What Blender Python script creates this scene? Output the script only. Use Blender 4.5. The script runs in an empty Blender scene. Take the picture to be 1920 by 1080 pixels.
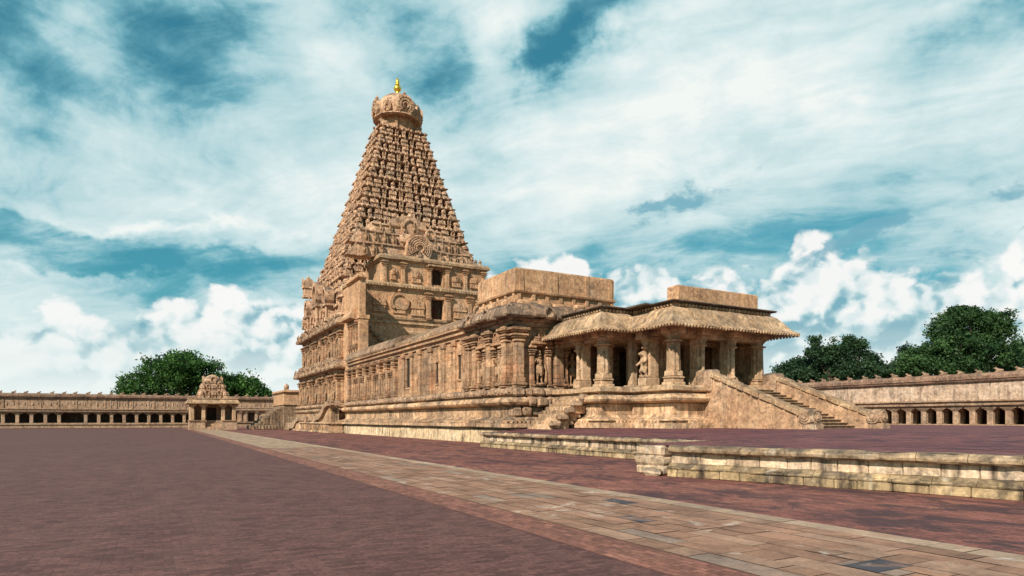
import bpy, bmesh, math, random
import numpy as np
from mathutils import Vector, Matrix, noise as mnoise
random.seed(7); np.random.seed(7)
R = math.radians; PI = math.pi
scene = bpy.context.scene
C = scene.collection

# ------------------------------------------------------------------ camera, exposure
cam_d = bpy.data.cameras.new('camera'); cam = bpy.data.objects.new('camera', cam_d); C.objects.link(cam)
cam_d.sensor_width = 36; cam_d.lens = 22.725; cam_d.shift_y = 0.12865; cam_d.clip_start = .05; cam_d.clip_end = 6000
CAM_YAW = R(28.97)
cam.location = (0, 0, 1.7); cam.rotation_euler = (R(90), 0, -CAM_YAW)
scene.camera = cam
vs = scene.view_settings
vs.view_transform = 'Standard'; vs.look = 'None'; vs.exposure = 0.42; vs.gamma = 1; vs.use_curve_mapping = False
scene.render.engine = 'CYCLES'
scene.cycles.max_bounces = 6; scene.cycles.diffuse_bounces = 3; scene.cycles.use_denoising = True

# ------------------------------------------------------------------ sun
TO_SUN = Vector((-1.1, -.66, 1.0)).normalized()
SUN_EL = math.asin(TO_SUN.z); SUN_AZ = math.atan2(TO_SUN.x, TO_SUN.y)
sd = bpy.data.lights.new('sun', 'SUN'); so = bpy.data.objects.new('sun', sd); C.objects.link(so)
sd.energy = 5.0; sd.angle = R(.5); sd.color = (1, .91, .80)
so.rotation_euler = TO_SUN.to_track_quat('Z', 'Y').to_euler(); so.location = (-30, -20, 60)

# ------------------------------------------------------------------ node expression helper
class X:
    """a float socket in a node tree, with arithmetic"""
    nt = None
    def __init__(s, sock): s.s = sock
    @staticmethod
    def m(op, a, b=None, c=None, clamp=False):
        n = X.nt.nodes.new('ShaderNodeMath'); n.operation = op; n.use_clamp = clamp
        for i, q in enumerate((a, b, c)):
            if q is None: continue
            if isinstance(q, X): X.nt.links.new(q.s, n.inputs[i])
            else: n.inputs[i].default_value = q
        return X(n.outputs[0])
    def __add__(s, o): return X.m('ADD', s, o)
    def __radd__(s, o): return X.m('ADD', o, s)
    def __sub__(s, o): return X.m('SUBTRACT', s, o)
    def __rsub__(s, o): return X.m('SUBTRACT', o, s)
    def __mul__(s, o): return X.m('MULTIPLY', s, o)
    def __rmul__(s, o): return X.m('MULTIPLY', o, s)
    def __truediv__(s, o): return X.m('DIVIDE', s, o)
def xmax(a, b): return X.m('MAXIMUM', a, b)
def xmin(a, b): return X.m('MINIMUM', a, b)
def smooth(a, lo, hi):
    n = X.nt.nodes.new('ShaderNodeMapRange'); n.interpolation_type = 'SMOOTHSTEP'
    X.nt.links.new(a.s, n.inputs[0]); n.inputs[1].default_value = lo; n.inputs[2].default_value = hi
    return X(n.outputs[0])
def comb(x, y, z):
    n = X.nt.nodes.new('ShaderNodeCombineXYZ')
    for i, q in enumerate((x, y, z)):
        if isinstance(q, X): X.nt.links.new(q.s, n.inputs[i])
        else: n.inputs[i].default_value = q
    return n.outputs[0]
def fbm(vec, scale, detail=6, rough=.55, dist=0., w=None):
    n = X.nt.nodes.new('ShaderNodeTexNoise'); n.inputs['Scale'].default_value = scale
    n.inputs['Detail'].default_value = detail; n.inputs['Roughness'].default_value = rough
    n.inputs['Distortion'].default_value = dist
    X.nt.links.new(vec, n.inputs['Vector'])
    return X(n.outputs[0])
def mixc(f, a, b, mode='MIX'):
    n = X.nt.nodes.new('ShaderNodeMix'); n.data_type = 'RGBA'; n.blend_type = mode
    if isinstance(f, X): X.nt.links.new(f.s, n.inputs[0])
    else: n.inputs[0].default_value = f
    for q, i in ((a, 6), (b, 7)):
        if isinstance(q, (tuple, list)): n.inputs[i].default_value = (*q[:3], 1)
        else: X.nt.links.new(q, n.inputs[i])
    return n.outputs[2]
def ramp(fac, stops, interp='LINEAR'):
    n = X.nt.nodes.new('ShaderNodeValToRGB'); cr = n.color_ramp; cr.interpolation = interp
    while len(cr.elements) < len(stops): cr.elements.new(.5)
    for e, (p, c) in zip(cr.elements, stops):
        e.position = p; e.color = (*c, 1) if isinstance(c, tuple) else (c, c, c, 1)
    X.nt.links.new(fac.s, n.inputs[0])
    return n.outputs[0]

# ------------------------------------------------------------------ world: daylight sky with clouds
def make_world():
    w = bpy.data.worlds.new('World'); scene.world = w; w.use_nodes = True
    nt = w.node_tree; nt.nodes.clear(); X.nt = nt
    out = nt.nodes.new('ShaderNodeOutputWorld'); bg = nt.nodes.new('ShaderNodeBackground')
    nt.links.new(bg.outputs[0], out.inputs[0]); bg.inputs[1].default_value = .0775
    sky = nt.nodes.new('ShaderNodeTexSky'); sky.sky_type = 'NISHITA'; sky.sun_disc = False
    sky.sun_elevation = SUN_EL; sky.sun_rotation = SUN_AZ
    sky.air_density = 1.0; sky.dust_density = .6; sky.ozone_density = 2.0
    tc = nt.nodes.new('ShaderNodeTexCoord'); sp = nt.nodes.new('ShaderNodeSeparateXYZ')
    nt.links.new(tc.outputs['Generated'], sp.inputs[0])
    dx, dy, dz = (X(o) for o in sp.outputs)
    az = X.m('ARCTAN2', dx, dy) - CAM_YAW                       # bearing from the view down the court
    el = X.m('ARCSINE', dz)
    def ang(px, py):
        a = math.atan((px-960)/1212); e = math.atan((787-py)/1212*math.cos(a)); return a, e
    # --- high thin cloud: a sheet overhead, combed by the wind
    zc = xmax(dz, .0) + .22
    px_, py_ = dx/zc, dy/zc
    rot = R(-52)
    sx = px_*math.cos(rot) + py_*math.sin(rot); sy = py_*math.cos(rot) - px_*math.sin(rot)
    w1 = fbm(comb(px_, py_, 0.), .9, 4, .55); w2 = fbm(comb(px_, py_, 7.3), .8, 4, .55)
    n1 = fbm(comb(sx*.50+w1*1.1, sy*.95+w2*1.1, 2.0), 1.15, 6, .56, .2)
    n2 = fbm(comb(sx*.9+w1*1.5, sy*2.3+w2*1.5, 9.0), 1.9, 6, .64, .25)
    n3 = fbm(comb(az*1.0, el*2.1, 4.0), 5.0, 6, .63, .3)
    cov = (n1-.5)*1.8 + (n2-.5)*1.25 + (n3-.5)*1.15 + .70
    wx = fbm(comb(az, el*1.3, 21.), 6.5, 5, .6); wy = fbm(comb(az, el*1.3, 33.), 6.5, 5, .6)
    azw = az + (wx-.5)*.22; elw = el + (wy-.5)*.16
    def gauss(px, py, rx, ry, deg):
        a, e = ang(px, py); t = R(deg)
        u = azw - a; v = elw - e
        p = (u*math.cos(t) + v*math.sin(t))/(rx/1212); q = (v*math.cos(t) - u*math.sin(t))/(ry/1212)
        return X.m('EXPONENT', (p*p + q*q)*-1.)
    for g in ((1075, 55, 150, 50, 22, -.85), (1000, 100, 70, 60, -50, -.35), (370, 135, 210, 45, -16, -.34), (150, 150, 170, 70, -8, -.34), (20, 60, 90, 60, 0, -.30), (110, 468, 330, 28, -3, -.75), (60, 410, 200, 16, -2, -.55),
              (480, 490, 190, 20, 6, -.60), (560, 440, 70, 14, 0, -.25), (1890, 10, 150, 50, 20, -.75), (860, 120, 60, 60, -55, -.55), (740, 60, 60, 45, -30, -.3), (330, 15, 130, 30, 6, -.35), (1640, 20, 90, 30, 10, -.2),
              (1130, 550, 170, 50, 0, -.55), (1900, 350, 80, 70, 0, -.35), (1420, 525, 330, 50, 0, -.45), (1250, 375, 150, 22, 12, -.25), (300, 300, 260, 40, 4, -.10),
              (720, 330, 520, 80, 14, .30), (1560, 110, 360, 70, 24, .34), (600, 60, 60, 150, 40, .40), (905, 30, 60, 70, -25, .55), (970, 150, 90, 40, -40, .4), (1250, 250, 420, 50, 20, .26), (250, 230, 300, 45, 6, .26), (90, 25, 60, 25, -10, .25), (1180, 95, 90, 30, 12, .4), (330, 420, 200, 12, 3, .55), (200, 505, 200, 8, 6, .3)):
        cov = cov + gauss(*g[:5])*(g[5]*(.74 if g[5] < 0 else .72))
    cov = cov + smooth(el, R(12), R(1))*.10
    back = smooth(X.m('ABSOLUTE', az), R(60), R(115))           # clearer sky on the sun's side
    cov = cov - back*.75 - smooth(el, R(44), R(66))*.5
    m_hi = X.m('MULTIPLY', X.m('ADD', cov, -.02), .86, clamp=True)
    # --- heaped cloud low over the horizon
    tops = [(-300, 585), (20, 590), (90, 558), (200, 564), (300, 544), (400, 538), (460, 508), (530, 514), (575, 550), (700, 560), (880, 476), (960, 490), (1030, 472), (1080, 450),
            (1140, 468), (1210, 440), (1290, 474), (1380, 500), (1440, 490), (1490, 430), (1525, 405), (1570, 430), (1620, 470), (1700, 482), (1780, 470), (1860, 480), (1910, 448), (2300, 520)]
    A0, A1 = ang(-300, 700)[0], ang(2300, 700)[0]
    ht = ramp((az - A0)/(A1-A0), [((ang(p, y)[0]-A0)/(A1-A0), ang(p, y)[1]) for p, y in tops], 'LINEAR')
    sep = nt.nodes.new('ShaderNodeSeparateColor'); nt.links.new(ht, sep.inputs[0]); ht = X(sep.outputs[0])
    def cell(a, e, s, seed):
        v = nt.nodes.new('ShaderNodeTexVoronoi'); v.feature = 'SMOOTH_F1'; v.inputs['Scale'].default_value = s; v.inputs['Smoothness'].default_value = .35; v.inputs['Detail'].default_value = 2.5; v.inputs['Roughness'].default_value = .55
        nt.links.new(comb(a, e, seed), v.inputs['Vector']); return X(v.outputs['Distance'])
    wob = fbm(comb(az, el*1.1, 1.), 14., 5, .62); wob2 = fbm(comb(az, el*1.1, 5.), 14., 5, .62)
    wa = az + (wob-.5)*.05; we = el*1.15 + (wob2-.5)*.05
    bl = cell(wa, we, 15., 0.); bs = cell(wa+.012, we-.015, 15., 0.)    # billows, and the same billows a step away from the sun
    lo = fbm(comb(az*.8, el*1.6, 11.), 7., 6, .55)
    edge = ht + .016 + (.40-bl)*.060 + (lo-.5)*.10 - el
    m_cu = smooth(edge, -.004, .016)
    m_cu = m_cu*smooth(X.m('ABSOLUTE', az), R(80), R(60))
    lit = (bs - bl)*1.9 + .44 + (lo-.5)*1.9 + smooth(edge, .10, .0)*.42
    cu_col = ramp(lit, [(0., (.20, .44, .53)), (.30, (.42, .63, .68)), (.58, (.78, .87, .875)), (.95, (1.0, .99, .965))])
    # --- colours
    skyc = mixc(1., sky.outputs[0], (.36, .96, .80), 'MULTIPLY')
    thin = ramp(m_hi, [(0., (.45, 2.75, 3.95)), (.25, (1.9, 4.6, 5.4)), (.5, (4.6, 6.6, 6.95)), (.75, (6.6, 7.9, 8.0)), (1., (8.6, 9.05, 8.75))])
    front = smooth(X.m('ABSOLUTE', az), R(120), R(70))
    c = mixc(smooth(m_hi, .0, .45)*.6 + front*.4, skyc, thin)
    c = mixc(smooth(el, R(10.), R(1.8))*.88, c, (8.3, 8.95, 8.7))
    cu10 = mixc(1., cu_col, (9.4, 9.4, 9.4), 'MULTIPLY')
    # heaped cloud sinks into pale haze toward the horizon
    c = mixc(m_cu*(smooth(el, R(1.2), R(8.5))*.88+smooth(el, R(5.), R(12.))*.06), c, cu10)
    # small dark scraps of cloud
    scr = fbm(comb(az*1.2-el*.3, el*2.4, 3.), 15., 8, .66, .4)
    d = gauss(1190, 388, 75, 16, 8)*1.1 + gauss(1290, 360, 80, 26, 18)*1.45 + gauss(1590, 456, 75, 22, 16)*1.6 + gauss(1660, 432, 60, 14, 10)*1.3 + gauss(1880, 365, 55, 40, 10)*.8 + gauss(1870, 445, 90, 14, 0)*.75
    c = mixc(smooth(d*.55+(scr-.5)*2.2*smooth(d, .05, .5), .28, .85)*.85, c, (1.7, 4.1, 5.1))
    nt.links.new(c, bg.inputs[0])
    w.cycles.sampling_method = 'MANUAL'; w.cycles.sample_map_resolution = 512
make_world()

# ------------------------------------------------------------------ materials
def new_mat(name):
    m = bpy.data.materials.new(name); m.use_nodes = True; nt = m.node_tree; nt.nodes.clear(); X.nt = nt
    out = nt.nodes.new('ShaderNodeOutputMaterial'); b = nt.nodes.new('ShaderNodeBsdfPrincipled')
    nt.links.new(b.outputs[0], out.inputs[0]); b.inputs['Roughness'].default_value = .9
    b.inputs['Specular IOR Level'].default_value = .2
    return m, nt, b
def pos_xyz(nt):
    g = nt.nodes.new('ShaderNodeNewGeometry'); s = nt.nodes.new('ShaderNodeSeparateXYZ')
    nt.links.new(g.outputs['Position'], s.inputs[0])
    return g, [X(o) for o in s.outputs]
def bump(nt, b, h, dist, strength=1.):
    n = nt.nodes.new('ShaderNodeBump'); n.inputs['Distance'].default_value = dist; n.inputs['Strength'].default_value = strength
    nt.links.new(h.s, n.inputs['Height']); nt.links.new(n.outputs[0], b.inputs['Normal'])
def stone(name, pal, block=None, stain=.5, black=.5, rough_bump=.04, fine=1., carve=0., red=.0):
    """weathered granite; pal = (pale, mid, deep) base colours"""
    m, nt, b = new_mat(name); g, (x, y, z) = pos_xyz(nt); P = g.outputs['Position']
    pal = [tuple(q*k for q, k in zip(p, (1.0, .935, .94))) for p in pal]
    big = fbm(P, .22, 6, .6, .6); mid = fbm(P, 1.3, 7, .62, .4); fin = fbm(P, 9.*fine, 6, .65)
    c = ramp(big*.45 + mid*.55, [(.30, pal[2]), (.5, pal[1]), (.68, pal[0])])
    c = mixc(smooth(fbm(P, .33, 5, .6, .8), .50, .66)*.30, c, tuple(.66*(pal[1][0]*.5+pal[1][1]*.5)*q for q in (1.0, .86, .70)))
    if red:
        c = mixc(smooth(fbm(P, .5, 5, .6, 1.), .5, .66)*red, c, (.34, .135, .07))
    h = fin*.35 + mid*.6
    if block:
        bw, bh = block
        br = nt.nodes.new('ShaderNodeTexBrick'); br.inputs['Scale'].default_value = 1.
        br.inputs['Brick Width'].default_value = bw; br.inputs['Row Height'].default_value = bh
        br.inputs['Mortar Size'].default_value = .012; br.inputs['Mortar Smooth'].default_value = .3; br.inputs['Bias'].default_value = 0.
        br.inputs['Color1'].default_value = (.62, .62, .62, 1); br.inputs['Color2'].default_value = (1.25, 1.2, 1.12, 1); br.inputs['Mortar'].default_value = (.42, .38, .33, 1)
        wob = (mid-.5)*.12
        nt.links.new(comb(x+y+wob, z+wob*.6, 0.), br.inputs['Vector'])
        c = mixc(.75, c, br.outputs['Color'], 'MULTIPLY'); h = h - X(br.outputs['Fac'])*.5
    # rain streaks that run down the faces
    st = fbm(comb(x*2.4, y*2.4, z*.2), 1., 6, .64, .3); st2 = fbm(P, .45, 4, .6, .5)
    c = mixc(smooth(st*.62 + st2*.38, .47, .62)*stain, c, (.062, .042, .031))
    c = mixc(smooth(fbm(comb(x*2.6, y*2.6, z*.3+5.), 1., 5, .6), .56, .72)*stain*.6, c, (.60, .52, .40))
    # black lichen on ledges that face the rain
    s = nt.nodes.new('ShaderNodeSeparateXYZ'); nt.links.new(g.outputs['Normal'], s.inputs[0]); nz = X(s.outputs[2])
    li = smooth(fbm(P, 1.1, 6, .65, .6), .40, .62)
    c = mixc(smooth(nz, .25, .75)*li*black, c, (.062, .052, .046))
    c = mixc(smooth(fbm(P, 1.5, 6, .70, .8), .525, .66)*black*.85, c, (.045, .036, .032))
    c = mixc(1., c, ramp(fin, [(.25, .62), (.5, 1.0), (.75, 1.38)]), 'MULTIPLY')
    c = mixc(1., c, ramp(fbm(P, 3.1, 5, .64, .6), [(.28, .52), (.5, 1.02), (.72, 1.40)]), 'MULTIPLY')
    c = mixc(1., c, ramp(X(g.outputs['Random Per Island']), [(0., (.80, .78, .77)), (.5, (1., 1., 1.)), (1., (1.20, 1.17, 1.13))]), 'MULTIPLY')
    if carve:
        v = nt.nodes.new('ShaderNodeTexVoronoi'); v.inputs['Scale'].default_value = 3.2; nt.links.new(P, v.inputs['Vector'])
        h = h + X(v.outputs['Distance'])*carve
    nt.links.new(c, b.inputs['Base Color']); bump(nt, b, h, rough_bump*2., .9)
    return m
WARM = ((.60, .41, .265), (.45, .285, .17), (.25, .135, .075))
GREY = ((.50, .37, .245), (.375, .255, .158), (.22, .145, .092))
PALE = ((.62, .46, .30), (.49, .335, .20), (.29, .18, .10))
M = {}
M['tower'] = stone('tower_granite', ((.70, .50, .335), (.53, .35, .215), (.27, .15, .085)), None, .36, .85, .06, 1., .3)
M['plinth'] = stone('plinth_granite', ((.70, .57, .38), (.58, .45, .27), (.34, .24, .13)), None, .75, .3, .03)
M['flank'] = stone('patched_plaster', ((.58, .42, .275), (.44, .285, .165), (.29, .175, .10)), None, .35, .62, .035, 1., 0, .15)
M['void'] = None
M['wall'] = stone('wall_granite', ((.53, .37, .225), (.39, .25, .145), (.25, .15, .085)), (1.5, .62), .42, .35, .04, 1., 0, .45)
M['mould'] = stone('moulding_granite', PALE, (1.9, 5.), .68, .65, .04)
M['cornice'] = stone('cornice_granite', GREY, None, .55, .75, .07)
M['plaster'] = stone('ochre_plaster', ((.56, .375, .225), (.46, .285, .155), (.30, .17, .088)), None, .26, .45, .02, 1., 0, .2)
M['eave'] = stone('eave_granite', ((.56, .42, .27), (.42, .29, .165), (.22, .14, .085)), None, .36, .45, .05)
M['pillar'] = stone('pillar_granite', ((.60, .45, .29), (.47, .325, .19), (.31, .20, .115)), None, .35, .12, .03)
M['gallery'] = stone('gallery_granite', ((.50, .365, .245), (.38, .26, .165), (.25, .16, .105)), None, .42, .40, .04)
M['gallery_band'] = stone('gallery_ledge_granite', ((.36, .25, .17), (.26, .165, .11), (.15, .09, .065)), None, .5, .6, .05)
M['statue'] = stone('statue_granite', ((.52, .36, .215), (.39, .25, .14), (.26, .155, .085)), None, .25, .25, .03, 1.5)
M['rubble'] = stone('rubble_granite', ((.40, .30, .20), (.29, .205, .13), (.16, .11, .075)), (.45, .28), .4, .5, .09)
M['terrace_wall'] = stone('terrace_granite', ((.70, .59, .44), (.56, .44, .295), (.30, .22, .135)), None, .95, .6, .035, 1.2)
M['wall_mossy'] = stone('mossy_granite', ((.50, .395, .235), (.37, .28, .15), (.20, .145, .075)), None, 1., .7, .035, 1.2)
M['wall_cap'] = stone('grimy_granite', ((.50, .39, .25), (.38, .28, .165), (.20, .145, .085)), None, .65, .8, .04, 1.2)
M['recess'] = stone('shaded_red_stone', ((.28, .145, .078), (.19, .092, .05), (.10, .048, .028)), None, .4, .4, .05)  # red-brown wall colour, darkened further to paint shade between the pavilions
M['riser'] = stone('dark_riser_stone', ((.36, .255, .165), (.25, .17, .107), (.15, .10, .065)), None, .4, .2, .03)  # darker tone for the stair risers, set apart from the paler treads
M['chalky'] = stone('chalky_granite', ((.60, .49, .37), (.48, .36, .255), (.30, .21, .14)), None, .55, .4, .03)
M['dark'] = stone('near_black_granite', ((.10, .075, .055), (.07, .05, .036), (.04, .03, .022)), None, .2, .2, .03)  # near-black stone; puts interior shade into doorways and the cloister back wall
def mk_void():
    m, nt, b = new_mat('painted_interior_shade'); b.inputs['Base Color'].default_value = (.028, .020, .015, 1); return m  # flat dark colour painted in place of shade inside the slits
M['void'] = mk_void()
def mk_wood():
    m, nt, b = new_mat('dark_wood'); g, (x, y, z) = pos_xyz(nt)
    c = ramp(fbm(comb(x*6., y*6., z*.7), 1., 5, .6), [(.3, (.03, .012, .008)), (.7, (.12, .045, .025))])
    nt.links.new(c, b.inputs['Base Color']); return m
M['wood'] = mk_wood()
def mk_gold():
    m, nt, b = new_mat('gilded_copper'); g, p = pos_xyz(nt)
    c = ramp(fbm(g.outputs['Position'], 3., 4, .6), [(.3, (.72, .40, .04)), (.7, (.95, .62, .09))])
    nt.links.new(c, b.inputs['Base Color']); b.inputs['Metallic'].default_value = .85; b.inputs['Roughness'].default_value = .34
    return m
M['gold'] = mk_gold()
def mk_paving(name, dark, midc, light, patch, patch_amt, bw=.24, bh=.115, vary=.5, lo=.42, hi=.62, turn=False, mortar=(.55, .5, .5)):
    m, nt, b = new_mat(name); g, (x, y, z) = pos_xyz(nt); P = g.outputs['Position']
    big = fbm(P, .16, 6, .62, .8); mid = fbm(P, .9, 6, .65, .5); fin = fbm(P, 14., 5, .65)
    c = ramp(big*.5 + mid*.5 if not turn else big*.25+mid*.25+fin*.5, [(.32, dark), (.5, midc), (.68, light)])
    br = nt.nodes.new('ShaderNodeTexBrick'); br.inputs['Scale'].default_value = 1.
    br.inputs['Brick Width'].default_value = bw; br.inputs['Row Height'].default_value = bh; br.inputs['Bias'].default_value = 0.
    br.inputs['Mortar Size'].default_value = .008; br.inputs['Mortar Smooth'].default_value = .4
    a = 1-vary; e = 1+vary
    br.inputs['Color1'].default_value = (a, a, a, 1); br.inputs['Color2'].default_value = (e, e*.97, e*.95, 1); br.inputs['Mortar'].default_value = (*mortar, 1)
    if turn: nt.links.new(comb(x+(mid-.5)*.06, y+(mid-.5)*.06, 0.), br.inputs['Vector'])
    else: nt.links.new(comb(y+(mid-.5)*.05, x+(mid-.5)*.05, 0.), br.inputs['Vector'])
    if turn:      # scuffed rows across the court
        sk = fbm(comb(x*.9-y*.45, y*4.+x*2.2, 0.), 1., 6, .68, .3)
        c = mixc(.9, c, ramp(sk, [(.28, (.86, .86, .87)), (.5, (1., 1., 1.)), (.72, (1.16, 1.14, 1.12))]), 'MULTIPLY')
        sk2 = fbm(comb(x*14., y*30., 0.), 1., 4, .7)
        c = mixc(.9, c, ramp(sk2, [(.3, (.72, .70, .70)), (.5, (1., 1., 1.)), (.7, (1.36, 1.34, 1.32))]), 'MULTIPLY')
    else:
        sk2 = fbm(comb(x*16., y*13., 0.), 1., 4, .7)
        c = mixc(.9, c, ramp(sk2, [(.3, (.62, .60, .60)), (.5, (1., 1., 1.)), (.7, (1.45, 1.4, 1.36))]), 'MULTIPLY')
    c = mixc(.8, c, br.outputs['Color'], 'MULTIPLY')
    pt = fbm(comb(x*.8, y*.5, 0.), 1., 8, .74, 1.1)
    c = mixc(smooth(pt, lo, hi)*patch_amt, c, patch)
    wp = smooth(fbm(P, 1.7, 6, .7, .6), .64, .74)*smooth(fbm(P, .12, 3, .5), .48, .60)
    c = mixc(wp*.55, c, (.42, .30, .25))
    c = mixc(1., c, ramp(fin, [(.25, .78), (.5, 1.), (.75, 1.2)]), 'MULTIPLY')
    nt.links.new(c, b.inputs['Base Color']); b.inputs['Roughness'].default_value = .8
    bump(nt, b, fin*.3 + mid*.4 - X(br.outputs['Fac'])*.6, .012, .8)
    return m
M['court'] = mk_paving('plum_brick_paving', (.080, .036, .034), (.104, .048, .044), (.134, .065, .056), (.17, .09, .07), .22, .22, .10, vary=.42, turn=True, mortar=(.80, .78, .78))
M['red'] = mk_paving('red_brick_paving', (.135, .052, .046), (.20, .078, .062), (.28, .125, .088), (.040, .024, .029), .80, .26, .13, .38, .46, .60)
M['terrace'] = mk_paving('purple_brick_paving', (.105, .038, .044), (.155, .058, .060), (.21, .09, .082), (.042, .022, .03), .75, .26, .13, .35, .47, .60)
M['border'] = mk_paving('zigzag_brick_border', (.17, .07, .055), (.22, .098, .072), (.28, .145, .10), (.11, .05, .042), .4, .22, .11, .45)
def mk_slab():
    m, nt, b = new_mat('path_granite'); g, (x, y, z) = pos_xyz(nt); P = g.outputs['Position']
    at = nt.nodes.new('ShaderNodeAttribute'); at.attribute_name = 'slab'
    mid = fbm(P, 1.6, 6, .65, .5); fin = fbm(P, 16., 5, .65)
    c = mixc(1., at.outputs['Color'], ramp(mid, [(.3, (.62, .59, .58)), (.5, (1., 1., 1.)), (.7, (1.36, 1.33, 1.28))]), 'MULTIPLY')
    c = mixc(smooth(fbm(P, .5, 6, .65, 1.), .52, .68)*.55, c, (.36, .20, .13))
    wp = smooth(fbm(P, 2.1, 5, .65, .8), .54, .66)*smooth(fbm(P, .45, 3, .5), .50, .58)
    c = mixc(wp*.6, c, (.52, .45, .38))
    c = mixc(1., c, ramp(fin, [(.25, .75), (.5, 1.), (.75, 1.22)]), 'MULTIPLY')
    nt.links.new(c, b.inputs['Base Color']); b.inputs['Roughness'].default_value = .75
    bump(nt, b, fin*.4 + mid*.6, .01, .8); return m
M['slab'] = mk_slab()
def mk_earth():
    m, nt, b = new_mat('packed_earth'); g, p = pos_xyz(nt)
    c = ramp(fbm(g.outputs['Position'], .1, 6, .6), [(.3, (.16, .12, .07)), (.7, (.24, .17, .11))])
    nt.links.new(c, b.inputs['Base Color']); return m
M['earth'] = mk_earth()
def mk_leaf(name, d, l):
    m, nt, b = new_mat(name); g, p = pos_xyz(nt)
    at = nt.nodes.new('ShaderNodeAttribute'); at.attribute_name = 'leaf'
    n = fbm(g.outputs['Position'], .5, 4, .6)
    c = ramp(X(at.outputs['Fac'])*.65 + n*.35, [(.15, d), (.85, l)])
    nt.links.new(c, b.inputs['Base Color']); b.inputs['Roughness'].default_value = .6
    b.inputs['Subsurface Weight'].default_value = 0
    tr = nt.nodes.new('ShaderNodeBsdfTranslucent'); nt.links.new(c, tr.inputs[0])
    mx = nt.nodes.new('ShaderNodeMixShader'); mx.inputs[0].default_value = .25
    nt.links.new(b.outputs[0], mx.inputs[1]); nt.links.new(tr.outputs[0], mx.inputs[2])
    nt.links.new(mx.outputs[0], nt.nodes['Material Output'].inputs[0]); return m
M['leaf'] = mk_leaf('leaf_green', (.012, .044, .010), (.080, .175, .038))
M['leaf_mid'] = mk_leaf('leaf_mid_green', (.009, .032, .010), (.062, .125, .038))
M['leaf_deep'] = mk_leaf('leaf_deep_green', (.007, .024, .012), (.046, .092, .038))
def mk_bark():
    m, nt, b = new_mat('bark'); g, (x, y, z) = pos_xyz(nt)
    c = ramp(fbm(comb(x*4., y*4., z*.8), 1., 5, .6), [(.3, (.05, .035, .025)), (.7, (.13, .095, .065))])
    nt.links.new(c, b.inputs['Base Color']); return m
M['bark'] = mk_bark()

# ------------------------------------------------------------------ mesh building
ORG = {}
def org(o): return ORG.get(o.name, Vector((0, 0, 0))) if o else Vector((0, 0, 0))
def tag(o, label=None, cat=None, group=None, kind=None):
    if label: o['label'] = label
    if cat: o['category'] = cat
    if group: o['group'] = group
    if kind: o['kind'] = kind
    return o
def thing(name, loc, label, cat, group=None):
    o = bpy.data.objects.new(name, None); C.objects.link(o); o.location = loc; o.empty_display_size = .3
    ORG[o.name] = Vector(loc); return tag(o, label, cat, group)
class MB:
    def __init__(s): s.v = []; s.f = []; s.n = 0; s.cols = []
    def add(s, t, loc=(0, 0, 0), rot=0., sc=(1, 1, 1)):
        v, f = t
        v = np.asarray(v, float)*np.asarray(sc, float)
        c_, s_ = math.cos(rot), math.sin(rot)
        w = np.empty_like(v); w[:, 0] = v[:, 0]*c_ - v[:, 1]*s_ + loc[0]; w[:, 1] = v[:, 0]*s_ + v[:, 1]*c_ + loc[1]; w[:, 2] = v[:, 2] + loc[2]
        s.v.append(w); n = s.n
        s.f += [tuple(i+n for i in q) for q in f]; s.n += len(v); return s
    def box(s, a, b, loc=(0, 0, 0), rot=0., bev=0.):
        return s.add(tbox(a, b, bev), loc, rot)
    def arrays(s): return (np.vstack(s.v), s.f)
    def mesh(s, name, mat, off=(0, 0, 0), weather=0., wscale=1.2, smooth_=False):
        v = np.vstack(s.v)
        if weather:
            d = np.array([mnoise.noise_vector(Vector(p)*wscale) for p in v])*weather
            d += np.array([mnoise.noise_vector(Vector(p)*wscale*4.1) for p in v])*weather*.4
            v = v + d
        v = v - np.asarray(off)
        me = bpy.data.meshes.new(name); me.from_pydata(v.tolist(), [], s.f); me.materials.append(mat)
        if smooth_: me.polygons.foreach_set('use_smooth', [True]*len(me.polygons))
        me.update(); return me
    def build(s, name, mat, parent=None, weather=0., wscale=1.2, smooth_=False, label=None):
        me = s.mesh(name, mat, org(parent), weather, wscale, smooth_)
        o = bpy.data.objects.new(name, me); C.objects.link(o)
        if parent: o.parent = parent; ORG[o.name] = org(parent)
        if label: o['label'] = label
        return o
def inst(name, me, parent, loc, rot=0., sc=(1, 1, 1), label=None):
    o = bpy.data.objects.new(name, me); C.objects.link(o)
    o.location = Vector(loc) - org(parent); o.rotation_euler = (0, 0, rot); o.scale = sc
    if parent: o.parent = parent
    if label: o['label'] = label
    return o
def tbox(a, b, bev=0.):
    x0, y0, z0 = a; x1, y1, z1 = b
    if not bev:
        v = [(x0, y0, z0), (x1, y0, z0), (x1, y1, z0), (x0, y1, z0), (x0, y0, z1), (x1, y0, z1), (x1, y1, z1), (x0, y1, z1)]
        return v, [(0, 3, 2, 1), (4, 5, 6, 7), (0, 1, 5, 4), (1, 2, 6, 5), (2, 3, 7, 6), (3, 0, 4, 7)]
    e = min(bev, (x1-x0)*.45, (y1-y0)*.45, (z1-z0)*.45); v = []; f = []
    rings = [(z0, e), (z0+e, 0), (z1-e, 0), (z1, e)]
    for z, k in rings:
        X0, X1, Y0, Y1 = x0+k, x1-k, y0+k, y1-k
        q = e if k == 0 else e*.3
        v += [(X0+q, Y0, z), (X1-q, Y0, z), (X1, Y0+q, z), (X1, Y1-q, z), (X1-q, Y1, z), (X0+q, Y1, z), (X0, Y1-q, z), (X0, Y0+q, z)]
    for r in range(3):
        for i in range(8):
            j = (i+1) % 8; f.append((r*8+i, r*8+j, r*8+8+j, r*8+8+i))
    f.append(tuple(range(7, -1, -1))); f.append(tuple(range(24, 32)))
    return v, f
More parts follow.
